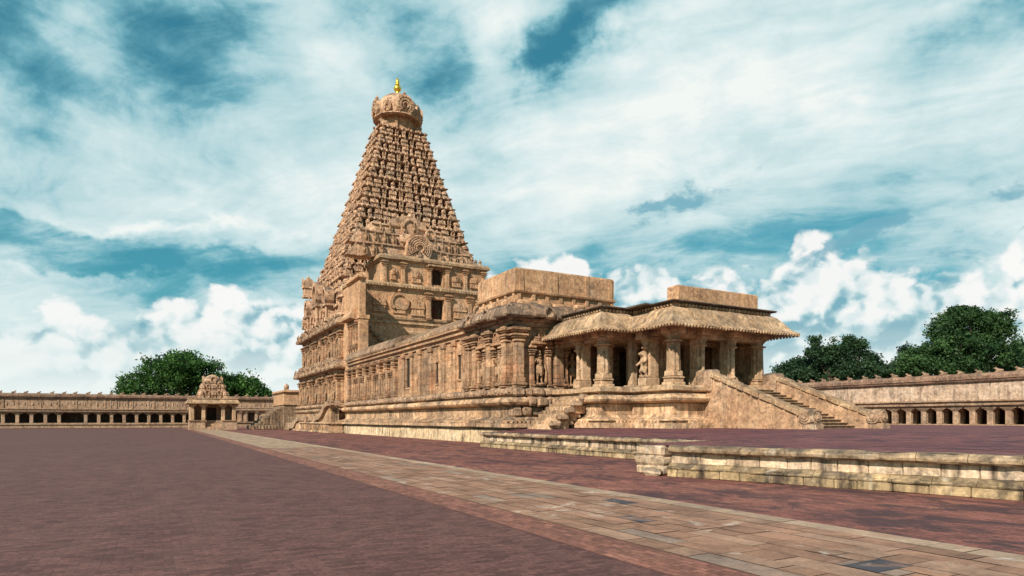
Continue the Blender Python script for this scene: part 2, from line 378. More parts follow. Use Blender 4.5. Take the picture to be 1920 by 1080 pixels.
def lathe(prof, n=12, a0=0., sq=0.):
    """prof = (r, z) from bottom to top; sq pushes the plan toward a square"""
    v = []; f = []
    for r, z in prof:
        for i in range(n):
            a = a0 + 2*PI*i/n; k = 1.
            if sq: k = 1 + sq*(1/max(abs(math.cos(a)), abs(math.sin(a)))-1)
            v.append((r*k*math.cos(a), r*k*math.sin(a), z))
    for j in range(len(prof)-1):
        for i in range(n):
            k = (i+1) % n; f.append((j*n+i, j*n+k, j*n+n+k, j*n+n+i))
    f.append(tuple(range(n-1, -1, -1))); f.append(tuple(range((len(prof)-1)*n, len(prof)*n)))
    return v, f
def prism(poly, d0, d1):
    """outline in x,z pushed along y from d0 to d1 (outline anticlockwise seen from -y)"""
    n = len(poly); v = [(x, d0, z) for x, z in poly] + [(x, d1, z) for x, z in poly]
    f = [tuple(range(n)), tuple(range(2*n-1, n-1, -1))]
    f += [((i+1) % n, i, n+i, n+(i+1) % n) for i in range(n)]
    return v, f
def subdiv_path(path, step):
    out = []
    for (a, b) in zip(path[:-1], path[1:]):
        n = max(1, int(round(math.dist(a, b)/step)))
        for i in range(n): out.append((a[0]+(b[0]-a[0])*i/n, a[1]+(b[1]-a[1])*i/n, i == 0))
    out.append((path[-1][0], path[-1][1], True)); return out
def sweep(path, prof, step=1e9, closed=False, jit=0., gap=0.):
    """prof = (outward, z) from bottom to top; outward is to the LEFT of travel. jit offsets block by block."""
    if closed: path = list(path) + [path[0]]
    n = len(path)
    def seg(i):
        a, b = path[i], path[i+1]; L = math.dist(a, b); return ((b[0]-a[0])/L, (b[1]-a[1])/L)
    nrm = []
    for i in range(n):
        if closed: d0 = seg(i-1 if i else n-2); d1 = seg(i if i < n-1 else 0)
        else: d0 = seg(max(i-1, 0)); d1 = seg(min(i, n-2))
        n0 = (-d0[1], d0[0]); n1 = (-d1[1], d1[0]); k = 1 + n0[0]*n1[0] + n0[1]*n1[1]
        nrm.append(((n0[0]+n1[0])/k, (n0[1]+n1[1])/k) if k > .05 else n0)
    pts = []; omax = max(o for o, z in prof)+.05
    def concave(i):
        if closed: d0 = seg(i-1 if i % (n-1) else n-2); d1 = seg(i % (n-1))
        elif i in (0, n-1): return False
        else: d0 = seg(i-1); d1 = seg(i)
        return d0[0]*d1[1]-d0[1]*d1[0] > .1          # turning left, toward the outside
    for i in range(n-1):
        a, b = path[i], path[i+1]; L = math.dist(a, b); t0 = omax/L if concave(i) else 0.; t1 = 1-(omax/L if concave(i+1) else 0.)
        m = max(1, int(round(L*max(0., t1-t0)/step)))
        ks = [0.] + ([t0] if t0 and t0 < t1 else []) + sorted(t0+(t1-t0)*(q + random.uniform(-.25, .25)*(1 if jit else 0))/m for q in range(1, m)) + ([t1] if t1 < 1 and t1 > t0 else [])
        for t in ks:
            pts.append((a[0]+(b[0]-a[0])*t, a[1]+(b[1]-a[1])*t, nrm[i][0]+(nrm[i+1][0]-nrm[i][0])*t if False else None, i, t))
    ring = []
    for (x, y, _, i, t) in pts:
        if t == 0: N = nrm[i]
        else:
            d = seg(i); N = (-d[1], d[0])
        ring.append((x, y, N))
    if not closed: ring.append((path[-1][0], path[-1][1], nrm[-1]))
    v = []; f = []; P = len(prof)
    if gap:
        K = len(ring); isc = [t == 0 for (_, _, _, _, t) in pts] + ([] if closed else [True])
        for i in range(K if closed else K-1):
            j = (i+1) % K; (x0, y0, N0), (x1, y1, N1) = ring[i], ring[j]; L = math.dist((x0, y0), (x1, y1))
            if L < 1e-6: continue
            d = ((x1-x0)/L, (y1-y0)/L); g0 = 0 if isc[i] else gap/2; g1 = 0 if isc[j] else gap/2
            jo, jz = random.uniform(-jit, jit), random.uniform(-jit, jit)*.7; b0 = len(v)
            for (x, y, N, sg, g) in ((x0, y0, N0, 1, g0), (x1, y1, N1, -1, g1)):
                for o, z in prof: v.append((x+N[0]*(o+jo)+d[0]*sg*g, y+N[1]*(o+jo)+d[1]*sg*g, z+jz))
            for q in range(P-1): f.append((b0+q, b0+q+1, b0+P+q+1, b0+P+q))
            f.append(tuple(range(b0, b0+P))); f.append(tuple(range(b0+2*P-1, b0+P-1, -1)))
        return v, f
    if jit:
        r2 = []
        for q, (x, y, N) in enumerate(ring): r2.append((x, y, N, random.uniform(-jit, jit), random.uniform(-jit, jit)*.6))
    else: r2 = [(x, y, N, 0, 0) for x, y, N in ring]
    for (x, y, N, j, jz) in r2:
        for o, z in prof: v.append((x+N[0]*(o+j), y+N[1]*(o+j), z+jz))
    K = len(r2)
    for i in range(K if closed else K-1):
        j = (i+1) % K
        for p in range(P-1): f.append((i*P+p, i*P+p+1, j*P+p+1, j*P+p))
    if not closed:
        f.append(tuple(range(P))); f.append(tuple(range(K*P-1, (K-1)*P-1, -1)))
    return v, f
ROT = dict(S=PI/2, E=PI, N=-PI/2, W=0.)
def fpos(face, plane, a, o, z):
    """point at coordinate a along a face, o metres out of its plane"""
    if face == 'S': return (plane-o, a, z)
    if face == 'N': return (plane+o, a, z)
    if face == 'E': return (a, plane-o, z)
    return (a, plane+o, z)
def fbox(mb, face, plane, a0, a1, o0, o1, z0, z1, bev=0.):
    h = (a1-a0)/2
    mb.add(tbox((-h, o0, z0), (h, o1, z1), bev), fpos(face, plane, (a0+a1)/2, 0, 0), ROT[face])
def fwall(mb, face, plane, a0, a1, z0, z1, holes, th=.5):
    """wall slab whose outer face lies in the plane, with rectangular openings (a0,a1,z0,z1)"""
    A = sorted({a0, a1, *[h[0] for h in holes], *[h[1] for h in holes]})
    for p, q in zip(A[:-1], A[1:]):
        mid = (p+q)/2; hs = sorted([(h[2], h[3]) for h in holes if h[0] <= mid <= h[1]]); z = z0
        for lo, hi in hs:
            if lo > z+.001: fbox(mb, face, plane, p, q, -th, 0, z, lo)
            z = max(z, hi)
        if z < z1-.001: fbox(mb, face, plane, p, q, -th, 0, z, z1)

# ------------------------------------------------------------------ templates (x along, y outward, z up)
def t_merge(*parts):
    m = MB()
    for p in parts: m.add(*p) if isinstance(p[0], tuple) and len(p) > 1 and isinstance(p[1], tuple) and len(p[0]) == 2 and isinstance(p[0][1], list) else m.add(p)
    return m.arrays()
def horseshoe(r, d, n=14, squash=1.1):
    """arched gable: disc outline with a flat foot, a raised ring, a hollow and a crest"""
    m = MB()
    o = [(r*math.cos(a), r*squash*math.sin(a)) for a in [R(-50) + R(280)*i/n for i in range(n+1)]]
    o = [(x, z+r*.77*squash) for x, z in o]
    m.add(prism(o[::-1], 0, d*.6))
    for i in range(n):
        p, q = o[i], o[i+1]; c = r*.77*squash
        ins = lambda u, k: (u[0]*k, c+(u[1]-c)*k)
        m.add(prism([p, q, ins(q, .72), ins(p, .72)][::-1], d*.55, d))
    m.add(lathe([(.10*r, 0), (.2*r, .12*r), (.05*r, .4*r)], 6), (0, d*.5, r*1.87*squash*.97))
    return m.arrays()
def t_kuta():
    m = MB(); m.add(tbox((-.46, -.46, 0), (.46, .46, .10))); m.add(tbox((-.33, -.33, .1), (.33, .33, .46)))
    for x in (-.31, .31):
        for y in (-.31, .31): m.add(tbox((x-.07, y-.07, .1), (x+.07, y+.07, .46)))
    m.add(tbox((-.14, .30, .12), (.14, .36, .40)))
    m.add(lathe([(.36, .46), (.52, .50), (.50, .56), (.40, .60)], 8, PI/8, .8))
    m.add(lathe([(.40, .60), (.47, .68), (.45, .78), (.34, .88), (.16, .95), (.06, .97), (.10, 1.02), (.02, 1.12)], 8, PI/8, .35))
    m.add(horseshoe(.17, .10, 8), (0, .40, .58))
    return m.arrays()
def t_sala():
    m = MB(); m.add(tbox((-.8, -.42, 0), (.8, .42, .10))); m.add(tbox((-.66, -.30, .1), (.66, .30, .46)))
    for x in (-.62, -.24, .24, .62): m.add(tbox((x-.06, .26, .1), (x+.06, .36, .46)))
    m.add(tbox((-.80, -.44, .46), (.80, .46, .55)))
    prof = [(.46*math.cos(a), .55+.40*math.sin(a)**.8) for a in [PI*i/8 for i in range(9)]]
    v = [(-.74, y, z) for y, z in prof] + [(.74, y, z) for y, z in prof]; n = len(prof)
    f = [(i, i+1, n+i+1, n+i) for i in range(n-1)]; f = [q[::-1] for q in f]; f += [tuple(range(n)), tuple(range(2*n-1, n-1, -1))]
    m.add((v, f)); m.add(horseshoe(.20, .14, 8), (0, .36, .55))
    for x in (-.5, 0, .5): m.add(lathe([(.07, 0), (.09, .05), (.02, .14)], 5), (x, 0, .94))
    return m.arrays()
def t_panjara():
    m = MB(); m.add(tbox((-.36, -.3, 0), (.36, .36, .1))); m.add(tbox((-.27, -.3, .1), (.27, .27, .5)))
    for x in (-.24, .24): m.add(tbox((x-.06, .24, .1), (x+.06, .33, .5)))
    m.add(tbox((-.42, -.3, .5), (.42, .40, .57))); m.add(horseshoe(.36, .6, 10, 1.0), (0, -.22, .55))
    return m.arrays()
KUTA, SALA, PANJ = t_kuta(), t_sala(), t_panjara()
def t_pilaster(w, d, h, big=True):
    m = MB()
    m.add(tbox((-w*.62, 0, 0), (w*.62, d*1.25, h*.035), .02)); m.add(tbox((-w*.72, 0, h*.035), (w*.72, d*1.45, h*.075), .03)); m.add(tbox((-w*.58, 0, h*.075), (w*.58, d*1.15, h*.16), .02))
    m.add(tbox((-w*.5, 0, h*.16), (w*.5, d, h*.72), .03))
    def pl(k, z0, z1): m.add(tbox((-w*k, 0, z0*h), (w*k, d*(.5+k), z1*h), .025))
    pl(.42, .72, .745); pl(.60, .745, .775); pl(.5, .775, .80); pl(.72, .80, .835); pl(.92, .835, .865); pl(.46, .865, .90)
    if big: pl(.8, .90, .925); pl(1.05, .925, .97); pl(.7, .97, 1.)
    else: pl(.9, .90, .95); pl(.6, .95, 1.)
    return m.arrays()
def figure_mesh():
    """standing carved figure, 1 m tall, tall crown, one hand raised; grown as one skin"""
    J = dict(pel=((0, 0, .47), .085), wst=((.01, .01, .56), .062), chs=((0, .01, .68), .088), nck=((0, .0, .76), .035), hd=((0, .015, .825), .052), hd2=((0, .01, .865), .05), cr=((0, 0, .93), .034), tip=((0, 0, 1.), .012),
             hl=((-.065, 0, .44), .065), kl=((-.075, .02, .25), .045), al=((-.075, 0, .05), .03), tl=((-.09, .06, .02), .026),
             hr=((.065, 0, .44), .065), kr=((.08, .035, .25), .045), ar=((.07, 0, .05), .03), tr=((.09, .06, .02), .026),
             sl=((-.125, 0, .70), .04), el=((-.185, .0, .55), .032), wl=((-.16, .08, .44), .024), gl=((-.155, .1, .41), .022),
             sr=((.125, 0, .70), .04), er=((.195, .02, .58), .032), wr=((.175, .10, .68), .024), gr=((.17, .115, .73), .022))
    E = 'pel-wst wst-chs chs-nck nck-hd hd-hd2 hd2-cr cr-tip pel-hl hl-kl kl-al al-tl pel-hr hr-kr kr-ar ar-tr chs-sl sl-el el-wl wl-gl chs-sr sr-er er-wr wr-gr'.split()
    ks = list(J); me = bpy.data.meshes.new('fig'); me.from_pydata([J[k][0] for k in ks], [tuple(ks.index(q) for q in e.split('-')) for e in E], [])
    o = bpy.data.objects.new('fig', me); C.objects.link(o)
    sk = o.modifiers.new('s', 'SKIN'); su = o.modifiers.new('u', 'SUBSURF'); su.levels = 1; su.render_levels = 1
    for i, k in enumerate(ks):
        me.skin_vertices[0].data[i].radius = (J[k][1], J[k][1]*.9); me.skin_vertices[0].data[i].use_root = (k == 'pel')
    dg = bpy.context.evaluated_depsgraph_get(); ev = o.evaluated_get(dg).to_mesh()
    v = [tuple(q.co) for q in ev.vertices]; f = [tuple(p.vertices) for p in ev.polygons]
    o.evaluated_get(dg).to_mesh_clear(); bpy.data.objects.remove(o); bpy.data.meshes.remove(me)
    m = MB(); m.add((v, f))
    m.add(lathe([(.12, -.06), (.17, -.05), (.15, -.02), (.19, 0.), (.16, .015)], 10))      # lotus foot
    sk_ = lathe([(.105, .27), (.125, .29), (.118, .38), (.125, .46), (.10, .53), (.085, .55)], 10)
    m.add(([(x*1.15, y*.85+.01, z) for x, y, z in sk_[0]], sk_[1]))                         # wrapped cloth
    m.add(lathe([(.10, .515), (.125, .53), (.10, .545)], 10)); m.add(tbox((-.03, .06, .22), (.03, .135, .5), .012))   # belt and hanging sash
    m.add(lathe([(.05, 0), (.085, .015), (.05, .03)], 10), (0, .02, .735))                  # necklace
    m.add(tbox((-.02, .05, .835), (.02, .085, .86), .01))                                   # nose
    for x in (-.058, .058): m.add(tbox((x-.014, -.02, .79), (x+.014, .025, .86), .008))     # ear ornaments
    m.add(lathe([(.05, .885), (.062, .90), (.05, .925), (.052, .94), (.03, .97)], 8))       # crown rings
    m.add(lathe([(.045, 0), (.05, .1), (.03, .2), (.018, .42)], 7), (-.165, .10, .0))       # club under the resting hand
    return m.arrays()
FIG = figure_mesh()
def skin_mesh(J, E, root):
    ks = list(J); me = bpy.data.meshes.new('sk'); me.from_pydata([J[k][0] for k in ks], [tuple(ks.index(q) for q in e.split('-')) for e in E.split()], [])
    o = bpy.data.objects.new('sk', me); C.objects.link(o); o.modifiers.new('s', 'SKIN'); su = o.modifiers.new('u', 'SUBSURF'); su.levels = su.render_levels = 1
    for i, k in enumerate(ks): me.skin_vertices[0].data[i].radius = (J[k][1],)*2; me.skin_vertices[0].data[i].use_root = (k == root)
    ev = o.evaluated_get(bpy.context.evaluated_depsgraph_get()); q = ev.to_mesh(); r = [tuple(a.co) for a in q.vertices], [tuple(a.vertices) for a in q.polygons]
    ev.to_mesh_clear(); bpy.data.objects.remove(o); bpy.data.meshes.remove(me); return r
BEAST = skin_mesh(dict(rump=((0, .42, .95), .24), bel=((0, .50, 1.25), .20), chs=((0, .50, 1.62), .25), nck=((0, .52, 1.95), .19), hd=((0, .60, 2.20), .19), mz=((0, .86, 2.12), .12), mt=((0, .98, 2.06), .07), man=((0, .40, 2.32), .13),
    kl=((-.22, .68, 1.02), .13), al=((-.22, .52, .74), .08), tl=((-.22, .74, .66), .08), kr=((.22, .68, 1.02), .13), ar=((.22, .52, .74), .08), tr=((.22, .74, .66), .08),
    sl=((-.22, .62, 1.62), .10), fl=((-.24, .86, 1.52), .075), pl=((-.22, .92, 1.74), .075), sr=((.22, .62, 1.62), .10), fr=((.24, .86, 1.44), .075), pr=((.22, .98, 1.34), .075)),
    'rump-bel bel-chs chs-nck nck-hd hd-mz mz-mt hd-man rump-kl kl-al al-tl rump-kr kr-ar ar-tr chs-sl sl-fl fl-pl chs-sr sr-fr fr-pr', 'rump')
def t_bull():
    m = MB()
    el = lambda rx, ry, rz, n=8: [[(rx*math.sin(PI*j/5)*math.cos(2*PI*i/n), ry*math.sin(PI*j/5)*math.sin(2*PI*i/n), -rz*math.cos(PI*j/5)) for j in range(6) for i in range(n)],
                                  [(j*n+i, j*n+(i+1) % n, j*n+n+(i+1) % n, j*n+n+i) for j in range(5) for i in range(n)]]
    m.add(tbox((-.5, -.28, 0), (.5, .28, .12), .02)); m.add(el(.46, .25, .24), (-.05, 0, .34)); m.add(el(.14, .12, .13), (.16, 0, .60))
    m.add(el(.17, .14, .24), (.34, 0, .56)); m.add(el(.20, .11, .13), (.50, 0, .72)); m.add(el(.24, .10, .09), (.2, -.2, .2)); m.add(el(.24, .10, .09), (.2, .2, .2))
    for y in (-.1, .1): m.add(lathe([(.035, 0), (.03, .1), (.005, .2)], 5), (.42, y, .80))
    return m.arrays()
BULL = t_bull()
def fcopy(mb, t, face, plane, a, o, z, sc, flip=1):
    mb.add(t, fpos(face, plane, a, o, z), ROT[face], sc)
#==BODY==

# ================================================================== GROUND
def structure(name, mb, mat, **k):
    o = mb.build(name, mat, None, **k); o['kind'] = 'structure'; return o
def sheet(pts, z): return ([(x, y, z) for x, y in pts], [tuple(range(len(pts)))])
mb = MB(); mb.add(sheet([(-2500, -2500), (2500, -2500), (2500, 2500), (-2500, 2500)], -.06)); structure('ground', mb, M['earth'])
mb = MB(); mb.add(sheet([(-90, -30), (4.92, -30), (4.92, 158.6), (-90, 158.6)], 0.)); structure('court_paving', mb, M['court'])
mb = MB(); mb.add(sheet([(9.5, -30), (60, -30), (60, 158.6), (9.5, 158.6)], 0.)); structure('red_paving', mb, M['red'])
mb = MB(); mb.add(sheet([(4.92, -30), (5.74, -30), (5.74, 158.6), (4.92, 158.6)], .004)); structure('path_border', mb, M['border'])
# granite slab path: every slab has its own stone
mb = MB(); mb.add(sheet([(5.7, -30), (9.52, -30), (9.52, 123), (5.7, 123)], .002)); cols = [(.17, .112, .08)]
rs = random.Random(3)
lanes = [5.74, 6.16, 6.50, 6.98, 7.36, 7.70, 8.22, 8.60, 9.02, 9.50]; NL = len(lanes)-2
for li, (a, b) in enumerate(zip(lanes[:-1], lanes[1:])):
    u = -8. - rs.random()
    while u < 122.5:
        L = rs.uniform(.45, 1.5) if li < NL else rs.uniform(1.2, 2.6)
        if rs.random() < .2: L = rs.uniform(.35, .6)
        if u > 45: L *= 1.8
        u2 = min(u+L, 122.6); q = rs.random()
        k = rs.uniform(.86, 1.14)
        base = (.250, .136, .090) if q < .55 else (.275, .165, .113) if q < .80 else (.205, .115, .076) if q < .95 else (.13, .105, .10) if (q < .97 and L < .9) else (.22, .155, .122)
        if li == NL: base = (.315, .22, .155)
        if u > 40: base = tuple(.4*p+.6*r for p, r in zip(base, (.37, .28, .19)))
        g = rs.uniform(.006, .012) if u < 40 else .012; z = .010 + rs.uniform(-.003, .004)
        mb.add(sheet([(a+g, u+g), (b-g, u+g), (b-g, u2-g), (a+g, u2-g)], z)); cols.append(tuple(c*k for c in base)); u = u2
# the three dark slabs that stand out near the camera
for a, b, p, q in ((6.98, 7.68, 4.28, 4.70), (6.99, 7.35, 8.25, 8.95), (8.22, 8.6, 10.2, 11.0)):
    mb.add(sheet([(a, p), (b, p), (b, q), (a, q)], .016)); cols.append((.048, .046, .056))
path = structure('path', mb, M['slab'])
at = path.data.color_attributes.new('slab', 'FLOAT_COLOR', 'CORNER')
for p, c in zip(path.data.polygons, cols):
    for li in p.loop_indices: at.data[li].color = (*c, 1)

# raised terrace in front of the porch
E0, E1 = (13.55, 14.71), (15.96, 6.66)
def tz(v): return float(np.interp(v, [13.5, 18, 25, 30, 45, 82, 120], [.92, .94, 1.16, 1.20, 1.20, 1.06, 1.06]))
mb = MB()
vb = [13.6, 14.4, 15.2, 15.96, 17, 18, 18.05, 19.5, 21.0, 23, 25, 28, 32, 37, 42, 42.05, 50, 60, 70, 82, 86]
def ur(v):
    lo = 14.71-(v-13.55)*3.34 if v < 15.96 else 6.66-(v-15.96)*3.5 if v < 19 else -8
    hi = 16.3+(v-13.6)*.25 if v <= 18.01 else 36.3 if v <= 21 else 45 if v <= 42.01 else 130
    return lo+.12, hi-.1
for a, b in zip(vb[:-1], vb[1:]):
    if b-a < .1: continue
    (l0, h0), (l1, h1) = ur(a+.001), ur(b-.001); n = 10
    for i in range(n):
        p = [(a, l0+(h0-l0)*i/n, tz(a)), (b, l1+(h1-l1)*i/n, tz(b)), (b, l1+(h1-l1)*(i+1)/n, tz(b)), (a, l0+(h0-l0)*(i+1)/n, tz(a))]
        mb.add((p, [(0, 1, 2, 3)]))
structure('terrace_paving', mb, M['terrace'])

# ================================================================== TERRACE WALLS, laid block by block
def block_wall(name, pts, label, top=None, seed=1, lw=(.55, 1.0)):
    rnd = random.Random(seed)
    t = thing(name, (pts[0][0], pts[0][1], 0), label, 'retaining wall', 'terrace walls')
    courses = [('base_course', 0, .24, .00, .16, .45, .012), ('base_moulding', .235, .40, .10, .02, .6, .02), ('wall_course', .39, .72, -.10, -.10, .6, .02), ('coping', .715, .935, .05, .05, .95, .03)]
    for cn, z0, z1, o0, o1, lsc, bev in courses:
        mb = MB()
        for (ax, ay), (bx, by) in zip(pts[:-1], pts[1:]):
            L = math.dist((ax, ay), (bx, by)); dx, dy = (bx-ax)/L, (by-ay)/L; rot = math.atan2(dy, dx)   # travel has the face on its left
            s = 0.
            while s < L-.02:
                w = rnd.uniform(*lw)*(1.15 if cn == 'coping' else .9 if cn == 'base_course' else 1.)
                if s+w > L-.3: w = L-s
                j = rnd.uniform(-.018, .018); jz = rnd.uniform(-.012, .012); hw = w/2-.006
                cx, cy = ax+dx*(s+w/2), ay+dy*(s+w/2)
                if cn == 'base_moulding':
                    pr = [(-.3, z0), (.15+j, z0), (.17+j, z0+.035), (.15+j, z0+.06), (.10+j, z0+.075), (.02+j, z1-.03), (-.05+j, z1), (-.3, z1)]
                    v = [(-hw, y, z) for y, z in pr] + [(hw, y, z) for y, z in pr]; n = len(pr)
                    f = [(i, (i+1) % n, n+(i+1) % n, n+i) for i in range(n)] + [tuple(range(n-1, -1, -1)), tuple(range(n, 2*n))]
                    mb.add((v, f), (cx, cy, jz*.4), rot)
                elif cn == 'coping':
                    pr = [(-.45, z0), (o0+j, z0), (o0+.05+j, z0+.04), (o0+.07+j, z0+.10), (o0+.03+j, z1-.06), (o0-.06+j, z1-.01), (o0-.16+j, z1+jz), (-.45, z1+jz)]
                    v = [(-hw, y, z) for y, z in pr] + [(-hw*.33, y, z+rnd.uniform(-.008, .008)) for y, z in pr] + [(hw*.33, y, z+rnd.uniform(-.008, .008)) for y, z in pr] + [(hw, y, z) for y, z in pr]; n = len(pr)
                    f = [(k*n+i, k*n+(i+1) % n, k*n+n+(i+1) % n, k*n+n+i) for k in range(3) for i in range(n)] + [tuple(range(n-1, -1, -1)), tuple(range(3*n, 4*n))]
                    mb.add((v, f), (cx, cy, 0), rot)
                else:
                    y1 = (.13 if cn == 'base_course' else o1)+j
                    mb.add(tbox((-hw, -.5, z0), (hw, y1, z1+jz*.3), .02), (cx, cy, 0), rot)
                s += w
        mb.build(cn, M[dict(base_course='wall_mossy', base_moulding='wall_mossy', wall_course='terrace_wall', coping='wall_cap')[cn]], t, weather=.018, wscale=2.3)
    return t
# travel direction puts the outer face on the left
block_wall('terrace_wall', [(18., 17.2), (18., 36.35), (20.9, 36.35)], 'long low pale granite terrace wall running back to the temple plinth', seed=4)
block_wall('terrace_wall', [(20.5, -9.2), (15.96, 6.66), (13.55, 14.71)], 'nearest mossy granite block wall with rounded coping at the right', seed=9)
t = thing('broken_wall_end', (13.7, 15.4, 0), 'broken whitewashed end of rough blocks closing the near terrace wall', 'masonry')
mb = MB(); rnd = random.Random(5)
for (a, b, z0, z1) in ((13.42, 14.3, 0, .33), (13.5, 14.2, .31, .60), (13.40, 14.4, .57, .9)):
    mb.add(tbox((-.45, -.55, z0), (.45, .62, z1), .07), ((a+b)/2+.0, 15.45+rnd.uniform(-.08, .08), 0), rnd.uniform(-.12, .12))
mb.add(tbox((-.3, -.3, 0), (.3, .3, .22), .08), (13.35, 15.2, 0), .5)
mb.build('rough_block', M['terrace_wall'], t, weather=.06, wscale=2.2)

# ================================================================== HALL
V0, U0, U1, V1 = 22.3, 39.8, 84.0, 41.5
hall = thing('temple_hall', (V0, U0, 0), 'long low carved granite hall with slit windows between porch and tower', 'temple hall')
HP = [(V1, U0), (V0, U0), (V0, U1)]
def hp(prof, step=1.9, jit=.02, path=HP): return sweep(path, prof, step, False, jit)
mb = MB(); mb.add(hp([(-.6, 0), (1.30, 0), (1.24, .98), (.95, 1.0), (.95, 1.18), (-.6, 1.18)], 2.2, .012)); mb.build('plinth', M['plinth'], hall, .02)
mb = MB()
mb.add(hp([(0, 1.18), (1.56, 1.18), (1.58, 1.44), (1.22, 1.46), (1.22, 1.58), (0, 1.58)], 2.0, .03))
mb.add(hp([(0, 1.58), (1.40, 1.58), (1.40, 1.64), (1.0, 1.70), (.72, 1.78), (.58, 1.9), (0, 1.9)], 2.0, .02))
mb.add(hp([(0, 1.9), (.54, 1.9), (.54, 2.60), (0, 2.60)], 3.0, .01))
mb.add(hp([(0, 2.60), (.42, 2.60), (.42, 2.68), (.78, 2.70), (.97, 2.78), (1.08, 2.92), (1.08, 3.04), (.98, 3.18), (.80, 3.27), (.45, 3.3), (.45, 3.42), (0, 3.42)], 2.4, .02))
rnd = random.Random(2)        # dentil row on the lower slab
for u in np.arange(U0-1.2, U1, .34): fbox(mb, 'S', V0, u, u+.17, 1.2, 1.42, 1.47, 1.60)
for v in np.arange(V0-1.2, 27, .34): fbox(mb, 'E', U0, v, v+.17, 1.2, 1.42, 1.47, 1.60)
mb.build('base_moulding', M['mould'], hall, .022)
mb = MB(); mb.add(hp([(0, 3.42), (.62, 3.42), (.80, 3.48), (.80, 3.88), (.70, 3.96), (0, 3.96)], 1.1, .03))
for u in np.arange(U0-.6, U1-.3, .52):
    mb.add(lathe([(.03, -.16), (.17, -.10), (.19, .03), (.13, .15), (.03, .2)], 7), (V0-.80, u+rnd.uniform(-.05, .05), 3.66+rnd.uniform(-.03, .03)), 0, (.55, 1.1, 1))
mb.build('animal_frieze', M['cornice'], hall, .03)
# south wall: bays with slit windows
mb = MB()
wins = [(61.2, 62.3, 4.9, 7.85), (53.95, 54.55, 4.95, 6.85), (49.05, 49.6, 5.05, 7.1), (50.75, 51.05, 6.55, 7.45)]
fwall(mb, 'S', V0, 46.4, 65.2, 3.96, 8.35, wins, .7)
fwall(mb, 'S', V0, 65.2, 84.2, 3.96, 8.35, [(u, u+.75, 4.6, 6.9) for u in (66.4, 68.9, 71.6, 74.4, 77.2, 80.0)], .35)
fwall(mb, 'S', V0-.35, U0, 46.4, 3.96, 8.3, [(41.0, 41.95, 4.1, 6.9), (43.5, 44.4, 4.1, 6.9)], .7)
fwall(mb, 'E', U0-.35, V0+.35, V1, 3.96, 8.3, [(23.55, 24.55, 4.1, 6.95), (26.4, 27.4, 4.1, 6.9), (31.2, 33.2, 3.96, 6.9)], .7)
fbox(mb, 'S', V0, U0+1.2, U1, -18.2, -1.2, 3.5, 8.3); fbox(mb, 'S', V0, U0+.01, U0+.36, -.34, .34, 3.97, 8.29)
mb.add(tbox((V0+.35, U0+.36, 3.96), (V0+1.3, 46.2, 8.3))); mb.add(tbox((V0+1.2, U0+.36, 3.96), (31.0, U0+1.3, 8.3))); mb.add(tbox((V0+.35, 65.2, 3.96), (V0+1.3, 84, 8.3)))
mb.build('wall', M['wall'], hall, .012)
for a0, a1, z0, z1 in wins:
    mb = MB(); fbox(mb, 'S', V0, a0+.01, a1-.01, -.40, -.09, z0+.01, z1-.01); wn = mb.build('window', M['void'], hall); mb = MB(); fbox(mb, 'S', V0, a0-.12, a1+.12, 0, .07, z1-.02, z1+.22, .02); mb.build('lintel', M['wall'], wn, .03); mb = MB(); fbox(mb, 'S', V0, a0-.1, a1+.1, 0, .08, z0-.16, z0+.02, .02); mb.build('sill', M['wall'], wn, .03)  # shallow dark panel added in each slit as painted interior shade
# pilasters of the wall
PB = MB().add(t_pilaster(.62, .34, 4.3)).mesh('pilaster_broad', M['wall'], weather=.015, wscale=2)
PS = MB().add(t_pilaster(.42, .26, 4.3)).mesh('pilaster_slim', M['wall'], weather=.015, wscale=2)
PN = MB().add(t_pilaster(.30, .22, 3.1, False)).mesh('pilaster_niche', M['wall'], weather=.012, wscale=2)
for u in (65.4, 67.9, 70.4, 73.1, 75.9, 78.7, 81.5, 83.6): inst('pilaster', PB, hall, fpos('S', V0, u, 0, 3.97), ROT['S'])
for u in (66.3, 67.25, 68.75, 69.7, 71.45, 72.4, 74.25, 75.2, 77.05, 78., 79.85, 80.8): inst('niche_pilaster', PN, hall, fpos('S', V0, u, 0, 4.05), ROT['S'], (1, 1.2, .95))
for u in (46.7, 48.3, 50.2, 52.6, 55.6, 58.4, 60.6, 63.0):
    mb = MB(); w = .24 if u in (46.7, 50.2) else .3
    fbox(mb, 'S', V0, u-w, u+w, 0, .16, 3.97, 7.9, .02); fbox(mb, 'S', V0, u-w*1.5, u+w*1.5, 0, .26, 7.9, 8.34, .03)
    mb.build('pilaster_strip', M['wall'], hall, .02)
for u in (40.15, 42.6, 45.0, 46.2): inst('pilaster', PB, hall, fpos('S', V0-.35, u, 0, 3.97), ROT['S'], (1, 1.3, 1.0))
for u in (40.85, 42.1, 43.35, 44.55): inst('niche_pilaster', PN, hall, fpos('S', V0-.35, u, 0, 3.97), ROT['S'], (1, 1.3, 1.))
for v in (22.25, 25.55, 28.3, 30.6, 34, 37.5, 41.2): inst('pilaster', PB, hall, fpos('E', U0-.35, v, 0, 3.97), ROT['E'], (1.1, 1.3, 1.0))
for v in (23.35, 24.75, 26.2, 27.6): inst('niche_pilaster', PN, hall, fpos('E', U0-.35, v, 0, 3.97), ROT['E'], (1.1, 1.3, 1.))
FM = MB().add(FIG).mesh('carved_figure', M['statue'], smooth_=True)
for face, pl, a, hgt in (('S', V0-.35, 41.47, 2.5), ('S', V0-.35, 43.95, 2.5), ('E', U0-.35, 24.05, 2.45), ('E', U0-.35, 26.9, 2.35)):
    inst('statue', FM, hall, fpos(face, pl, a, .02, 4.27), ROT[face], (hgt, hgt*1.1, hgt), label='weathered crowned stone figure standing in a niche')
